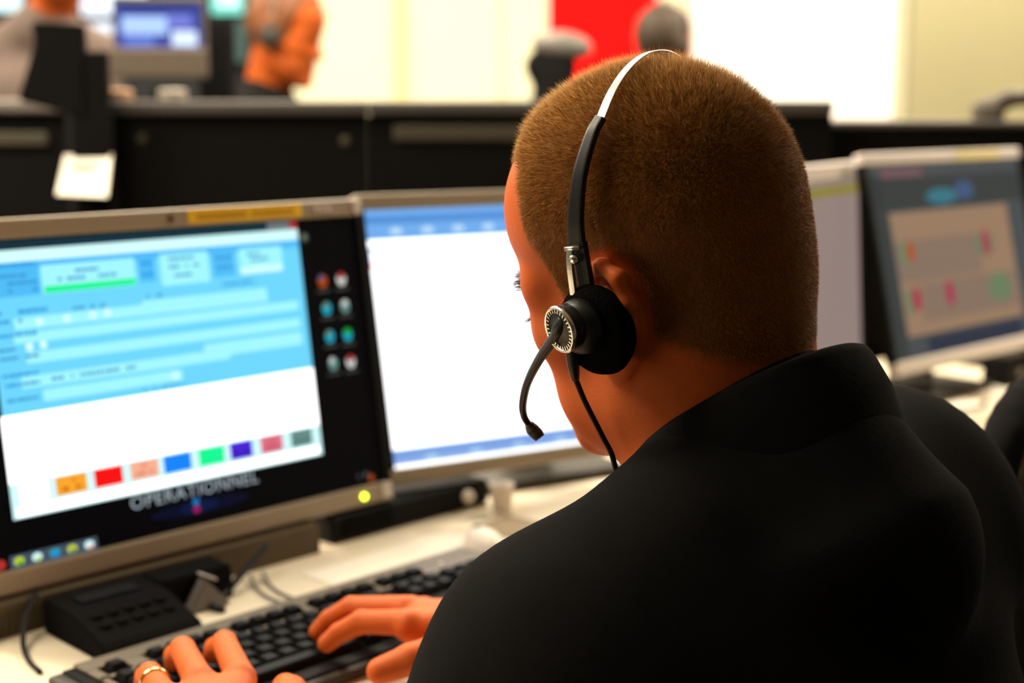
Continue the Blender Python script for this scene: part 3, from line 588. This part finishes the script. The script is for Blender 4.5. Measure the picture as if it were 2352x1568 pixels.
def ear_sdf(Q):
    q = (Q - EAR_O) @ EAR_R.T / 1.1
    d = ell(q, (-.004, .004, .0), (.017, .006, .029))
    d = smax(d, -ell(q, (.002, .0125, -.004), (.0105, .0085, .016)), .004)
    rim = [(.013, .003, .012), (.011, .007, .026), (.001, .0095, .033), (-.012, .011, .029), (-.0185, .012, .015), (-.019, .011, 0), (-.014, .0085, -.015), (-.006, .006, -.025)]
    d = smin(d, chain(q, rim, [.003, .0042, .0044, .0046, .0046, .0044, .004, .0038], .004), .003)
    anti = [(-.001, .008, .018), (-.009, .009, .006), (-.008, .008, -.008), (-.001, .007, -.014)]
    d = smin(d, chain(q, anti, [.003, .0036, .0036, .003], .003), .004)
    d = smin(d, ell(q, (.002, .004, -.029), (.0095, .005, .0095)), .006)     # lobe
    d = smin(d, cone(q, (.014, .003, -.004), (.013, .003, -.012), .004, .004), .004)   # tragus
    return d * 1.1
def head_sdf(Q):
    A = Q.copy(); A[:, 1] = np.abs(A[:, 1])
    d = ell(A, (-.005, 0, .043), (.0970, .0755, .085))                    # cranium
    d = smin(d, ell(A, (-.038, 0, .012), (.059, .064, .068)), .03)        # occiput
    d = smin(d, ell(A, (.042, .0, .042), (.052, .060, .052)), .03)        # frontal bone
    d = smin(d, ell(A, (.042, 0, -.040), (.048, .055, .075)), .03)        # mid face
    d = smin(d, cone(A, (.081, .010, .004), (.064, .050, .006), .0135, .0135), .014)   # brow ridge
    d = smin(d, cone(A, (.064, .041, -.030), (.020, .058, -.024), .0165, .012), .03)   # cheekbone
    d = smin(d, cone(A, (.000, .048, -.045), (.008, .046, -.074), .016, .016), .035)   # jaw angle
    d = smin(d, cone(A, (.008, .046, -.074), (.068, .020, -.112), .015, .016), .03)    # jaw line
    d = smin(d, ell(A, (.072, 0, -.112), (.022, .026, .019)), .016)       # chin
    d = smin(d, ell(A, (.040, .030, -.078), (.042, .030, .036)), .02)     # cheek
    d = smin(d, cone(A, (.086, 0, -.004), (.105, 0, -.042), .0075, .0115), .010)       # nose
    d = smin(d, cone(A, (.094, .010, -.045), (.090, .011, -.046), .0065, .007), .006)  # nostril wings
    d = smax(d, -ell(A, (.101, .033, -.010), (.022, .018, .012)), .012)   # eye socket
    d = smin(d, ell(A, (.074, .032, -.012), (.0125, .0145, .0115)), .003) # closed lid over the eyeball
    d = smin(d, cone(A, (.090, 0, -.074), (.080, .018, -.076), .0065, .004), .004)     # lips
    d = smin(d, cone(A, (.089, 0, -.083), (.080, .016, -.082), .0068, .004), .003)
    d = smin(d, cone(A, (.010, .0, -.06), (.045, 0, -.10), .040, .020), .02)           # under the jaw
    return smin(d, ear_sdf(A), .006)
NECK_A = from_head((-.030, 0, -.030)); NECK_B = np.array([.150, .93, .95])
def neck_sdf(P):
    d = cone(P, NECK_A, NECK_B, .064, .068)
    return d
def skull_sdf(P):
    """head and neck, world space"""
    d = head_sdf(to_head(P))
    return smin(d, neck_sdf(P), .03)
TF = nrm([-1, 1, 0]); TL = nrm([-1, -1, 0]); TZ = np.array([0, 0, 1.])
NB = np.array([.162, .905, .972])                          # base of the neck
SH_L = NB + TL * .166 + TF * .024 - TZ * .078; SH_R = NB - TL * .176 + TF * .015 - TZ * .036
ELB_L = np.array([-.070, .690, .765]); ELB_R = np.array([.235, 1.020, .775])
WR_L = np.array([-.204, .914, .798]); WR_R = np.array([-.018, 1.112, .800])
PELVIS = NB - TF * .17 - TZ * .46
LEFT_HAND = dict(
    wrist=WR_L,
    index=[(-.203, 1.006, .801), (-.229, 1.078, .799), (-.242, 1.103, .785), (-.247, 1.115, .7745)],
    middle=[(-.231, .994, .803), (-.259, 1.064, .799), (-.271, 1.088, .785), (-.275, 1.099, .7745)],
    ring=[(-.251, .972, .799), (-.276, 1.028, .793), (-.285, 1.050, .783), (-.289, 1.058, .774)],
    pinky=[(-.263, .950, .794), (-.288, .993, .788), (-.297, 1.008, .780), (-.301, 1.014, .772)],
    thumb=[(-.168, .945, .795), (-.163, .978, .792), (-.166, 1.008, .787), (-.173, 1.030, .782)])
RIGHT_HAND = dict(
    wrist=WR_R,
    index=[(-.084, 1.110, .804), (-.125, 1.131, .797), (-.145, 1.139, .784), (-.156, 1.139, .7745)],
    middle=[(-.090, 1.140, .805), (-.137, 1.161, .798), (-.157, 1.167, .785), (-.167, 1.167, .7745)],
    ring=[(-.087, 1.164, .797), (-.126, 1.188, .785), (-.134, 1.192, .777), (-.132, 1.188, .770)],
    pinky=[(-.077, 1.186, .789), (-.102, 1.206, .780), (-.108, 1.210, .775), (-.106, 1.206, .769)],
    thumb=[(-.030, 1.082, .798), (-.054, 1.074, .795), (-.080, 1.068, .789), (-.104, 1.064, .781)])
def hand_sdf(P, hd, elbow):
    w = np.asarray(hd['wrist'], float)
    arm = nrm(w - elbow)
    d = cone(P, w - arm * .10, w, .031, .025)
    pal = None
    for nm in ('index', 'middle', 'ring', 'pinky'):
        m = np.asarray(hd[nm][0], float)
        e = cone(P, w * .85 + m * .15 - TZ * .004, m - TZ * .004, .0165, .0125)
        pal = e if pal is None else smin(pal, e, .016)
    d = smin(d, pal, .02)
    fr = dict(index=(.0110, .0098, .0086, .0078), middle=(.0112, .0100, .0088, .0079), ring=(.0106, .0095, .0083, .0075), pinky=(.0094, .0083, .0073, .0066))
    for nm, r in fr.items():
        d = smin(d, chain(P, [np.asarray(q, float) for q in hd[nm]], r, .002), .0035)
    t = [np.asarray(q, float) for q in hd['thumb']]
    th = smin(cone(P, w * .6 + t[0] * .4 - TZ * .004, t[1], .018, .0135), chain(P, t[1:], (.0140, .0128, .0108), .003), .005)
    return smin(d, th, .010)
def hands_sdf(P): return np.minimum(hand_sdf(P, LEFT_HAND, ELB_L), hand_sdf(P, RIGHT_HAND, ELB_R))
def torso_sdf(P, o=0.0):
    """trunk and arms; o = thickness added by the cloth"""
    T0 = NB + TZ * .01 - TF * .01
    d = smin(cone(P, T0, SH_L, .058 + o, .052 + o), cone(P, T0, SH_R, .058 + o, .052 + o), .03)
    C1 = NB - TZ * .15 - TF * .03; C2 = NB - TZ * .30 - TF * .11
    for s in (1, -1):
        d = smin(d, cone(P, C1 + TL * s * .075, C2 + TL * s * .06, .098 + o, .105 + o), .05)
    d = smin(d, cone(P, SH_L - TZ * .03 - TF * .03, SH_R - TZ * .03 - TF * .03, .072 + o, .072 + o), .05)
    d = smin(d, cone(P, C2, PELVIS, .135 + o, .145 + o), .06)
    for sh, el, wr in ((SH_L, ELB_L, WR_L), (SH_R, ELB_R, WR_R)):
        a = chain(P, [sh, el], (.054 + o, .043 + o)); wv = el + (wr - el) * .76
        a = smin(a, cone(P, el, wv, .042 + o, .030 + o), .02)
        d = smin(d, a, .045)
    return d
CT = np.array([.163, .913, 1.033]); tau = math.radians(35); FA = TF * math.cos(tau) - TZ * math.sin(tau); UA = TZ * math.cos(tau) + TF * math.sin(tau)   # collar ring
def jacket_sdf(P): return smin(torso_sdf(P, .012), cone(P, CT - UA * .045, CT - UA * .11, .066, .088), .03)
def everything(P):
    return np.minimum(np.minimum(skull_sdf(P), jacket_sdf(P)), hands_sdf(P))
# ---------------------------------------------------------------- skin, hair and cloth
def skin_material(name, skin, scalp):
    m = bpy.data.materials.new(name); m.use_nodes = True; nt = m.node_tree; b = nt.nodes['Principled BSDF']
    tc = nt.nodes.new('ShaderNodeTexCoord'); n1 = nt.nodes.new('ShaderNodeTexNoise'); n1.inputs['Scale'].default_value = 60; n1.inputs['Detail'].default_value = 6
    nt.links.new(tc.outputs['Object'], n1.inputs['Vector'])
    m1_ = nt.nodes.new('ShaderNodeMix'); m1_.data_type = 'RGBA'
    m1_.inputs[6].default_value = tuple(v * .88 for v in skin) + (1,); m1_.inputs[7].default_value = tuple(v * 1.1 for v in skin) + (1,)
    nt.links.new(n1.outputs['Fac'], m1_.inputs[0])
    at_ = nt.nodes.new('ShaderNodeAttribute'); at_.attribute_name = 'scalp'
    m2_ = nt.nodes.new('ShaderNodeMix'); m2_.data_type = 'RGBA'; m2_.inputs[7].default_value = tuple(scalp) + (1,)  # scalp tint: stubble brown with shadow between the hairs put into the colour
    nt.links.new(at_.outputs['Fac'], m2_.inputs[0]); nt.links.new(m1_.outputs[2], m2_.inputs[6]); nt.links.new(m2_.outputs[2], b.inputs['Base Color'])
    b.inputs['Roughness'].default_value = .55; b.inputs['Specular IOR Level'].default_value = .15
    b.inputs['Subsurface Weight'].default_value = .25; b.inputs['Subsurface Radius'].default_value = (1, .18, .06); b.inputs['Subsurface Scale'].default_value = .008
    n2 = nt.nodes.new('ShaderNodeTexNoise'); n2.inputs['Scale'].default_value = 700; nt.links.new(tc.outputs['Object'], n2.inputs['Vector'])
    bp = nt.nodes.new('ShaderNodeBump'); bp.inputs['Strength'].default_value = .25; bp.inputs['Distance'].default_value = .0006
    nt.links.new(n2.outputs['Fac'], bp.inputs['Height']); nt.links.new(bp.outputs['Normal'], b.inputs['Normal'])
    return m
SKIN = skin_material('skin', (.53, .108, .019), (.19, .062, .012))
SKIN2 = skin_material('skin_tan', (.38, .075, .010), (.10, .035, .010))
HAIRM = mat('brown_hair', (.44, .215, .042), .5, spec=.2, var=.35, scale=80)
CLOTH = mat('black_jacket_cloth', (.0085, .0083, .0081), .95, spec=.02, var=.2, scale=40, bump=.12, bscale=350)
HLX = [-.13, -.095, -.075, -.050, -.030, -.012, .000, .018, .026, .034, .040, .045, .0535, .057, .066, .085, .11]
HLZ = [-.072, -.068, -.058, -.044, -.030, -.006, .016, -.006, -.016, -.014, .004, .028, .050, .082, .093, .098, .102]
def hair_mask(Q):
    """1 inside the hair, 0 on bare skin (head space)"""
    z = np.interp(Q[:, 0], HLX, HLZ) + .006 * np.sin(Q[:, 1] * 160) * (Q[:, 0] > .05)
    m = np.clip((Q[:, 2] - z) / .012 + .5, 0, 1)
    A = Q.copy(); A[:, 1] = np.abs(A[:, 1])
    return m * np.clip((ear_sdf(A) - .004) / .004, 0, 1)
def add_attr(me, vals):
    a = me.attributes.new('scalp', 'FLOAT', 'POINT'); a.data.foreach_set('value', np.asarray(vals, np.float32))
def join_np(parts):
    V, Q, n = [], [], 0
    for v, q in parts: V.append(v); Q.append(q + n); n += len(v)
    return np.concatenate(V), np.concatenate(Q)
def strands(name, base, dirs, length, radius, m, parent):
    """every hair a thin three sided spike with a slight bend, all in one mesh"""
    n = len(base); d = dirs / np.linalg.norm(dirs, axis=1)[:, None]
    r = rng.normal(size=(n, 3)); u = np.cross(d, r); u /= np.linalg.norm(u, axis=1)[:, None]; v = np.cross(d, u)
    mid = base + d * (length * .55)[:, None]; tip = base + d * length[:, None] + r * (length * .10)[:, None]
    V = np.empty((n, 7, 3))
    for k in range(3):
        a = 2 * math.pi * k / 3; o = (u * math.cos(a) + v * math.sin(a)) * radius
        V[:, k] = base + o; V[:, 3 + k] = mid + o * .75
    V[:, 6] = tip
    idx = np.arange(n)[:, None] * 7
    T = []
    for k in range(3):
        k2 = (k + 1) % 3
        T += [np.concatenate([idx + k, idx + k2, idx + 3 + k2], 1), np.concatenate([idx + k, idx + 3 + k2, idx + 3 + k], 1), np.concatenate([idx + 3 + k, idx + 3 + k2, idx + 6], 1)]
    me = np_mesh(name, V.reshape(-1, 3), np.concatenate(T)); o = new_obj(name, me, m, parent, True); return o
# ---------------------------------------------------------------- the operator
op = thing('person', 'man in a black jacket and telephone headset typing at the console', 'person', (float(PELVIS[0]), float(PELVIS[1]), 0))
OFF = -np.array(op.location)
lo, hi = HEAD_O - .165, HEAD_O + .165
Vh, Qh = surface_net(skull_sdf, (lo[0], lo[1], .935), (hi[0] + .03, hi[1], hi[2] + .01), .0021)
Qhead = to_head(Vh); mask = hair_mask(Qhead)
def hbox(hd): 
    P = np.concatenate([np.asarray(v, float).reshape(-1, 3) for v in hd.values()]); return P.min(0) - .03, P.max(0) + .03
parts = [(Vh, Qh)]
for hd, el in ((LEFT_HAND, ELB_L), (RIGHT_HAND, ELB_R)):
    a, b = hbox(hd); parts.append(surface_net(lambda P: hand_sdf(P, hd, el), a, b, .0019))
parts.append(surface_net(lambda P: torso_sdf(P, 0), (-.25, .45, .33), (.50, 1.25, 1.06), .010))
Vb, Qb = join_np(parts)
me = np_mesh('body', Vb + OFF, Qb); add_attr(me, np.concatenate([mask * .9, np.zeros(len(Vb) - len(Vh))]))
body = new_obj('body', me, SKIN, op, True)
Vj, Qj = surface_net(jacket_sdf, (-.27, .43, .31), (.53, 1.27, 1.09), .0065)
fold = (np.sin(Vj @ np.array([60., 25, 90]) + 2 * np.sin(Vj @ np.array([20., 70, 15]))) * .0012)
cj = np_mesh('jacket', Vj + OFF, Qj); jk = new_obj('jacket', cj, CLOTH, op, True)
# collar: a band standing around the neck, lower at the front
N = 72; ring = []
for i in range(N):
    a = 2 * math.pi * i / N; e = FA * math.cos(a) + TL * math.sin(a); rt = 1 / math.sqrt((math.cos(a) / (.085 if math.cos(a) > 0 else .066)) ** 2 + (math.sin(a) / .076) ** 2)
    prof = [(rt - .004, -.05), (rt - .004, -.004), (rt - .002, 0), (rt + .003, .0015), (rt + .0065, -.001), (rt + .008, -.006), (rt + .009, -.03), (rt + .004, -.060)]
    ring.append([CT + e * r + UA * z for r, z in prof])
R = np.array(ring); K = R.shape[1]; idx = np.arange(N * K).reshape(N, K); q = []
for i in range(N):
    for k in range(K - 1): q.append((idx[i, k], idx[i, k + 1], idx[(i + 1) % N, k + 1], idx[(i + 1) % N, k]))
new_obj('collar', np_mesh('collar', R.reshape(-1, 3) + OFF, np.array(q)[:, ::-1]), CLOTH, jk, True)
def legs_sdf(P, pel, f, l, r=.075, thigh=.40):
    d = None
    for s in (1, -1):
        h0 = pel + l * s * .09 - TZ * .04; kn = h0 + f * thigh + l * s * .04; kn = kn.copy(); kn[2] = .47; an = kn + f * .02; an = an.copy(); an[2] = .08
        e = chain(P, [h0, kn, an], (r + .01, r - .012, r - .03), .02)
        toe = an + f * .16; toe[2] = .035; hl = an - f * .03; hl[2] = .04
        e = smin(e, cone(P, hl, toe, .04, .033), .02)
        d = e if d is None else smin(d, e, .03)
    return d
pel = PELVIS.copy(); pel[2] = .50
a = pel - .65; a[2] = -.01; b = pel + .65; b[2] = .64
V, Q = surface_net(lambda P: legs_sdf(P, pel, TF, TL), a, b, .012)
new_obj('trousers', np_mesh('trousers', V + OFF, Q), CLOTH, op, True)
# hair: sample the scalp
tri = np.concatenate([Qh[:, [0, 1, 2]], Qh[:, [0, 2, 3]]])
A_, B_, C_ = Vh[tri[:, 0]], Vh[tri[:, 1]], Vh[tri[:, 2]]; nn = np.cross(B_ - A_, C_ - A_); ar = np.linalg.norm(nn, axis=1); mk = mask[tri].mean(1)
pick = rng.choice(len(tri), 88000, p=ar * mk / (ar * mk).sum()); r1, r2 = rng.random((2, len(pick))); sw = r1 + r2 > 1; r1[sw], r2[sw] = 1 - r1[sw], 1 - r2[sw]
base = A_[pick] + (B_ - A_)[pick] * r1[:, None] + (C_ - A_)[pick] * r2[:, None]
e = .002; grad = np.stack([skull_sdf(base + np.eye(3)[k] * e) - skull_sdf(base - np.eye(3)[k] * e) for k in range(3)], 1); grad /= np.linalg.norm(grad, axis=1)[:, None]
q = to_head(base); up01 = np.clip((q[:, 2] - .03) / .075, 0, 1)
edge = np.clip((q[:, 2] - np.interp(q[:, 0], HLX, HLZ)) / .03, 0, 1)
ln = (.0026 + .0085 * up01 ** 1.2 * (.25 + .75 * edge)) * rng.uniform(.65, 1.15, len(base)) * (.35 + .65 * hair_mask(q))
comb = (HEAD_M[0] * .30)[None] * up01[:, None] - HEAD_M[2][None] * (.8 * (1 - up01))[:, None]
dirs = grad * .8 + comb * .7 + rng.normal(size=base.shape) * .22
strands('hair', base + OFF, dirs, ln, .00011, HAIRM, op)
# eyebrows and lashes
def on_face(x, y, z0, n, spread, L, name, dirv, sdfo=0):
    for s in (1, -1):
        P = np.stack([np.full(n, x), rng.uniform(*y, n), z0 + rng.normal(size=n) * spread], 1)
        for _ in range(40):
            d = head_sdf(P); P[:, 0] -= d * .6
        Pw = from_head(P * np.array([1, s, 1])); D = rng.normal(size=(n, 3)) * .25 + np.array(dirv); Dw = (D * np.array([1, s, 1])) @ HEAD_M
        strands(name, Pw + OFF, Dw, rng.uniform(.6, 1.1, n) * L, .00014, mat('dark_brow_hair', (.05, .028, .012), .6), op)
on_face(.085, (.012, .054), .008, 260, .0028, .0085, 'eyebrow', (.55, .75, .15)); on_face(.090, (.026, .049), -.0175, 80, .0006, .0115, 'eyelashes', (.75, .55, -.25))
# wedding ring
ra, rb = np.array(LEFT_HAND['ring'][0]), np.array(LEFT_HAND['ring'][1]); rc = ra * .35 + rb * .65
bm = bmesh.new(); lathe(bm, [(.0098, -.0025), (.0112, -.0025), (.0116, 0), (.0112, .0025), (.0098, .0025), (.0098, -.0025)], 28, frame_z(rc, rb - ra)); tag(obj('finger_ring', bm, mat('gold', (.95, .72, .30), .2, metal=1, var=.02), None, True), 'gold ring on the operator\'s typing finger', 'ring')
# ---------------------------------------------------------------- headset (built in head space)
HM = Matrix.Translation(Vector(HEAD_O)) @ Matrix([list(r) for r in HEAD_M.T]).to_4x4()
hs = thing('headset', 'black telephone headset with silver band worn by the man at the console', 'headset', M=HM)
PAD = mat('black_foam', (.0052, .005, .005), 1.0, spec=0, bump=.5, bscale=500); HSB = mat('headset_black', (.0085, .0083, .0078), .42, spec=.35)
left = [(.001, .0905, .040), (-.002, .0880, .058), (-.007, .0800, .081), (-.014, .0680, .1015), (-.0185, .0600, .1100)]
strip = [(-.0185, .0600, .1100), (-.022, .0460, .1225), (-.0245, .0250, .1325), (-.0255, .0, .1365)]
full = strip + [(p[0], -p[1], p[2]) for p in strip[::-1][1:]]
tube_obj('headband', full, 0, BAND, hs, 12, 8, flat=(.0032, .0006), side=(1, 0, 0))
wid = lambda f: (.0058 * (1 - f) + .0034 * f, .0024)
tube_obj('band_sleeve', left, 0, HSB, hs, 14, 8, flat=wid, side=(1, 0, 0)); tube_obj('band_sleeve', [(p[0], -p[1], p[2]) for p in left], 0, HSB, hs, 14, 8, flat=wid, side=(1, 0, 0))
for s in (1, -1):
    nv = Vector((.10, s, .0))
    o = Vector((-.003, s * .0915, -.013))
    lathe_obj('ear_cushion', [(0, -.004), (.022, -.004), (.0275, .0), (.0295, .006), (.0275, .011), (.020, .0135), (0, .0135)], PAD, hs, frame_z(o, nv, (0, 0, 1)) @ Matrix.Diagonal((1, .92, 1, 1)), 40)
    lathe_obj('ear_cup', [(0, .0), (.0175, .0), (.0175, .004), (.0160, .008), (.0120, .0105), (0, .0115)], HSB, hs, frame_z(o + nv.normalized() * .0125 + Vector((.004, 0, .006)), nv, (0, 0, 1)), 36)
nv = Vector((.42, 1, .05)).normalized(); ro = Vector((.0070, .1130, -.0045))
hub = lathe_obj('boom_hub', [(0, -.012), (.0140, -.012), (.0145, .004), (.0130, .006), (0, .006)], HSB, hs, frame_z(ro, nv), 36)
lathe_obj('chrome_ring', [(.0128, .003), (.0146, .003), (.0152, .0055), (.0142, .0075), (.0128, .0065), (.0128, .003)], CHROME, hub, frame_z(ro, nv), 40)
for i in range(28):
    a = 2 * math.pi * i / 28; Mx = frame_z(ro, nv); c = Mx @ Vector((.0118 * math.cos(a), .0118 * math.sin(a), .0062))
    if i == 0:
        bm = bmesh.new(); bx(bm, (0, 0, 0), (.0022, .0007, .0012)); tooth = obj('notch', bm, CHROME, hub)
        tooth.matrix_local = Mx @ Matrix.Rotation(a, 4, 'Z') @ Matrix.Translation((.0118, 0, .0062)); continue
    tq = tooth.copy(); COL.objects.link(tq); tq.parent = hub; tq.matrix_local = Mx @ Matrix.Rotation(a, 4, 'Z') @ Matrix.Translation((.0118, 0, .0062))
boom = [(.0055, .1160, .0010), (.0110, .1170, -.0040), (.0184, .1140, -.0107), (.0402, .1060, -.0270), (.0625, .0955, -.0463), (.0785, .0855, -.0645), (.0845, .0800, -.0757), (.0835, .0780, -.0835)]
tube_obj('microphone_boom', boom, [.0048, .0044, .0036, .0030, .0027, .0026, .0024, .0022], HSB, hs, 12)
tube_obj('microphone_tip', [(.0838, .0781, -.0815), (.0828, .0776, -.0855), (.0800, .0775, -.0895), (.0782, .0776, -.0925)], [.0030, .0046, .0046, .0038], mat('grey_mic', (.055, .048, .035), .6), hs, 12, 4)
tube_obj('pivot_bracket', [(.0022, .0960, .0405), (.0040, .0985, .030), (.0052, .1010, .012)], 0, CHROME, hs, 12, 6, flat=(.0022, .0012), side=(1, 0, 0))
tube_obj('pivot_bracket', [(.0062, .0960, .0400), (-.0040, .0960, .0395)], .0016, CHROME, hs, 10, 0); lathe_obj('pivot_pin', [(0, .003), (.0030, .0025), (.0034, 0), (0, 0)], CHROME, hs, frame_z((.001, .0965, .033), (0, 1, 0)), 20)
tube_obj('inner_arm', [(-.001, .0905, .042), (-.001, .0935, .020), (.000, .0960, .004)], 0, HSB, hs, 12, 6, flat=(.0052, .0024), side=(1, 0, 0))
tube_obj('cable_sleeve', [(.0105, .1085, -.0165), (.0160, .1045, -.0310), (.0208, .1000, -.0433)], [.0050, .0040, .0026], HSB, hs, 12, 4)
cw = [from_head(p) for p in ((.0208, .1000, -.0433), (.0252, .0900, -.0636), (.0258, .0805, -.0907), (.0245, .0770, -.1094))]
cable = cw + [np.array((.0700, .905, .965)), np.array((.060, .915, .93)), np.array((.055, .94, .88)), np.array((.052, .95, .80))]
tube_obj('headset_cable', [HM.inverted() @ Vector(p) for p in cable], .0019, CABLE, hs, 8)
# the operator's own chair, hidden behind him
office_chair('low backed black office chair the operator sits on', (float(PELVIS[0]), float(PELVIS[1]), 0), math.radians(45), False, top=.74, half=.21, low=.48, seat=.385, back_y=-.22)
# ---------------------------------------------------------------- people in the background
def background_person(label, head_o, yaw, pitch, shirt, skin, hairm, seat=.50, lean=.0, neck=.235, width=.175, thigh=.40, nback=.035, lat=0.0):
    Mh = head_axes(yaw, pitch, 0); f = np.array([-math.sin(yaw), math.cos(yaw), 0]); l = np.array([-math.cos(yaw), -math.sin(yaw), 0]); head_o = np.asarray(head_o, float)
    nb = head_o - TZ * neck - f * nback + l * lat; pelv = nb - TZ * (nb[2] - seat) - f * lean
    t = thing('person', label, 'person', (pelv[0], pelv[1], 0)); off = -np.array(t.location)
    def skull(P): return smin(head_sdf((P - head_o) @ Mh.T), cone(P, head_o + np.array([-.02, 0, -.04]) @ Mh, nb, .058, .064), .03)
    V, Q = surface_net(skull, np.minimum(head_o - .16, nb - .09), np.maximum(head_o + .16, nb + .09), .0045)
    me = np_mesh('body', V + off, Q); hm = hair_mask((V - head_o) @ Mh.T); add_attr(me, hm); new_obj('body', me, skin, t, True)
    def tor(P):
        s1_, s2_ = nb + l * width - TZ * .07, nb - l * width - TZ * .07; d = smin(cone(P, nb + TZ * .005, s1_, .074, .058), cone(P, nb + TZ * .005, s2_, .074, .058), .03)
        for s in (1, -1): d = smin(d, cone(P, nb - TZ * .16 + l * s * .07, pelv + l * s * .05, .105, .12), .05)
        for q_ in (s1_, s2_):
            el = q_ - TZ * .27 + f * .05; d = smin(d, chain(P, [q_, el, el + f * .22 - TZ * .01], (.055, .045, .035), .02), .03)
        return d
    V, Q = surface_net(tor, np.minimum(nb, pelv) - np.array([.38, .38, .14]), np.maximum(nb, pelv) + np.array([.38, .38, .09]), .013); new_obj('shirt', np_mesh('shirt', V + off, Q), shirt, t, True)
    a, b = pelv - .66, pelv + .66; a = a + np.array([0, 0, 0]); a[2] = -.01; b[2] = seat + .1
    V, Q = surface_net(lambda P: legs_sdf(P, pelv, f, l, thigh=thigh), a, b, .018); new_obj('trousers', np_mesh('trousers', V + off, Q), BLACKM, t, True)
    # close cropped hair cap
    def cap(P):
        q_ = (P - head_o) @ Mh.T; z = np.interp(q_[:, 0], HLX, HLZ); return smax(head_sdf(q_) - .006, (z + .004 - q_[:, 2]), .006)
    V, Q = surface_net(cap, head_o - .15, head_o + .16, .005); new_obj('hair', np_mesh('hair', V + off, Q), hairm, t, True)
    return t, Mh, head_o
def simple_headset(label, Mh, ho, side):
    HM_ = Matrix.Translation(Vector(ho)) @ Matrix([list(r) for r in Mh.T]).to_4x4(); h = thing('headset', label, 'headset', M=HM_)
    tube_obj('headband', [(-.005, .086, .01), (-.008, .076, .085), (-.012, .045, .126), (-.012, 0, .139), (-.012, -.045, .126), (-.008, -.076, .085), (-.005, -.086, .01)], .003, GREYP, h, 8)
    for s in (1, -1): lathe_obj('ear_cup', [(0, 0), (.030, 0), (.032, .012), (.026, .022), (0, .024)], mat('dusty_black', (.03, .026, .02), .7), h, frame_z((-.003, s * .078, -.012), (0, s, 0)), 24)
    tube_obj('microphone_boom', [(.01, side * .10, -.03), (.06, side * .09, -.07), (.105, side * .05, -.085)], .0025, BLACK, h, 8)
DHAIR = mat('dark_brown_hair', (.13, .042, .010), .6, var=.3, scale=60); DHAIR2 = mat('black_brown_hair', (.035, .022, .012), .6, var=.3, scale=60)
t, Mh, ho = background_person('man in black seen side on behind the partition, wearing a headset', (-.592, 3.80, 1.410), math.radians(-106), math.radians(12), BLACKM, SKIN2, DHAIR, width=.20, neck=.185, thigh=.28, nback=.065)
simple_headset('grey headset on the man in black behind the partition', Mh, ho, -1)
t, Mh, ho = background_person('person with short dark hair in front of the whiteboard and red panel', (.505, 4.82, 1.425), math.radians(-50), math.radians(4), mat('navy_shirt', (.02, .02, .03), .9), SKIN2, DHAIR2)
simple_headset('dark headset on the person in front of the red panel', Mh, ho, 1)
t, Mh, ho = background_person('person in a beige shirt standing behind the black display mast', (-1.175, 3.85, 1.625), math.radians(172), math.radians(0), mat('beige_pink_shirt', (.10, .072, .060), .9, var=.12, scale=9), SKIN2, DHAIR, seat=.86, width=.165, neck=.205, thigh=0, lat=-.085)
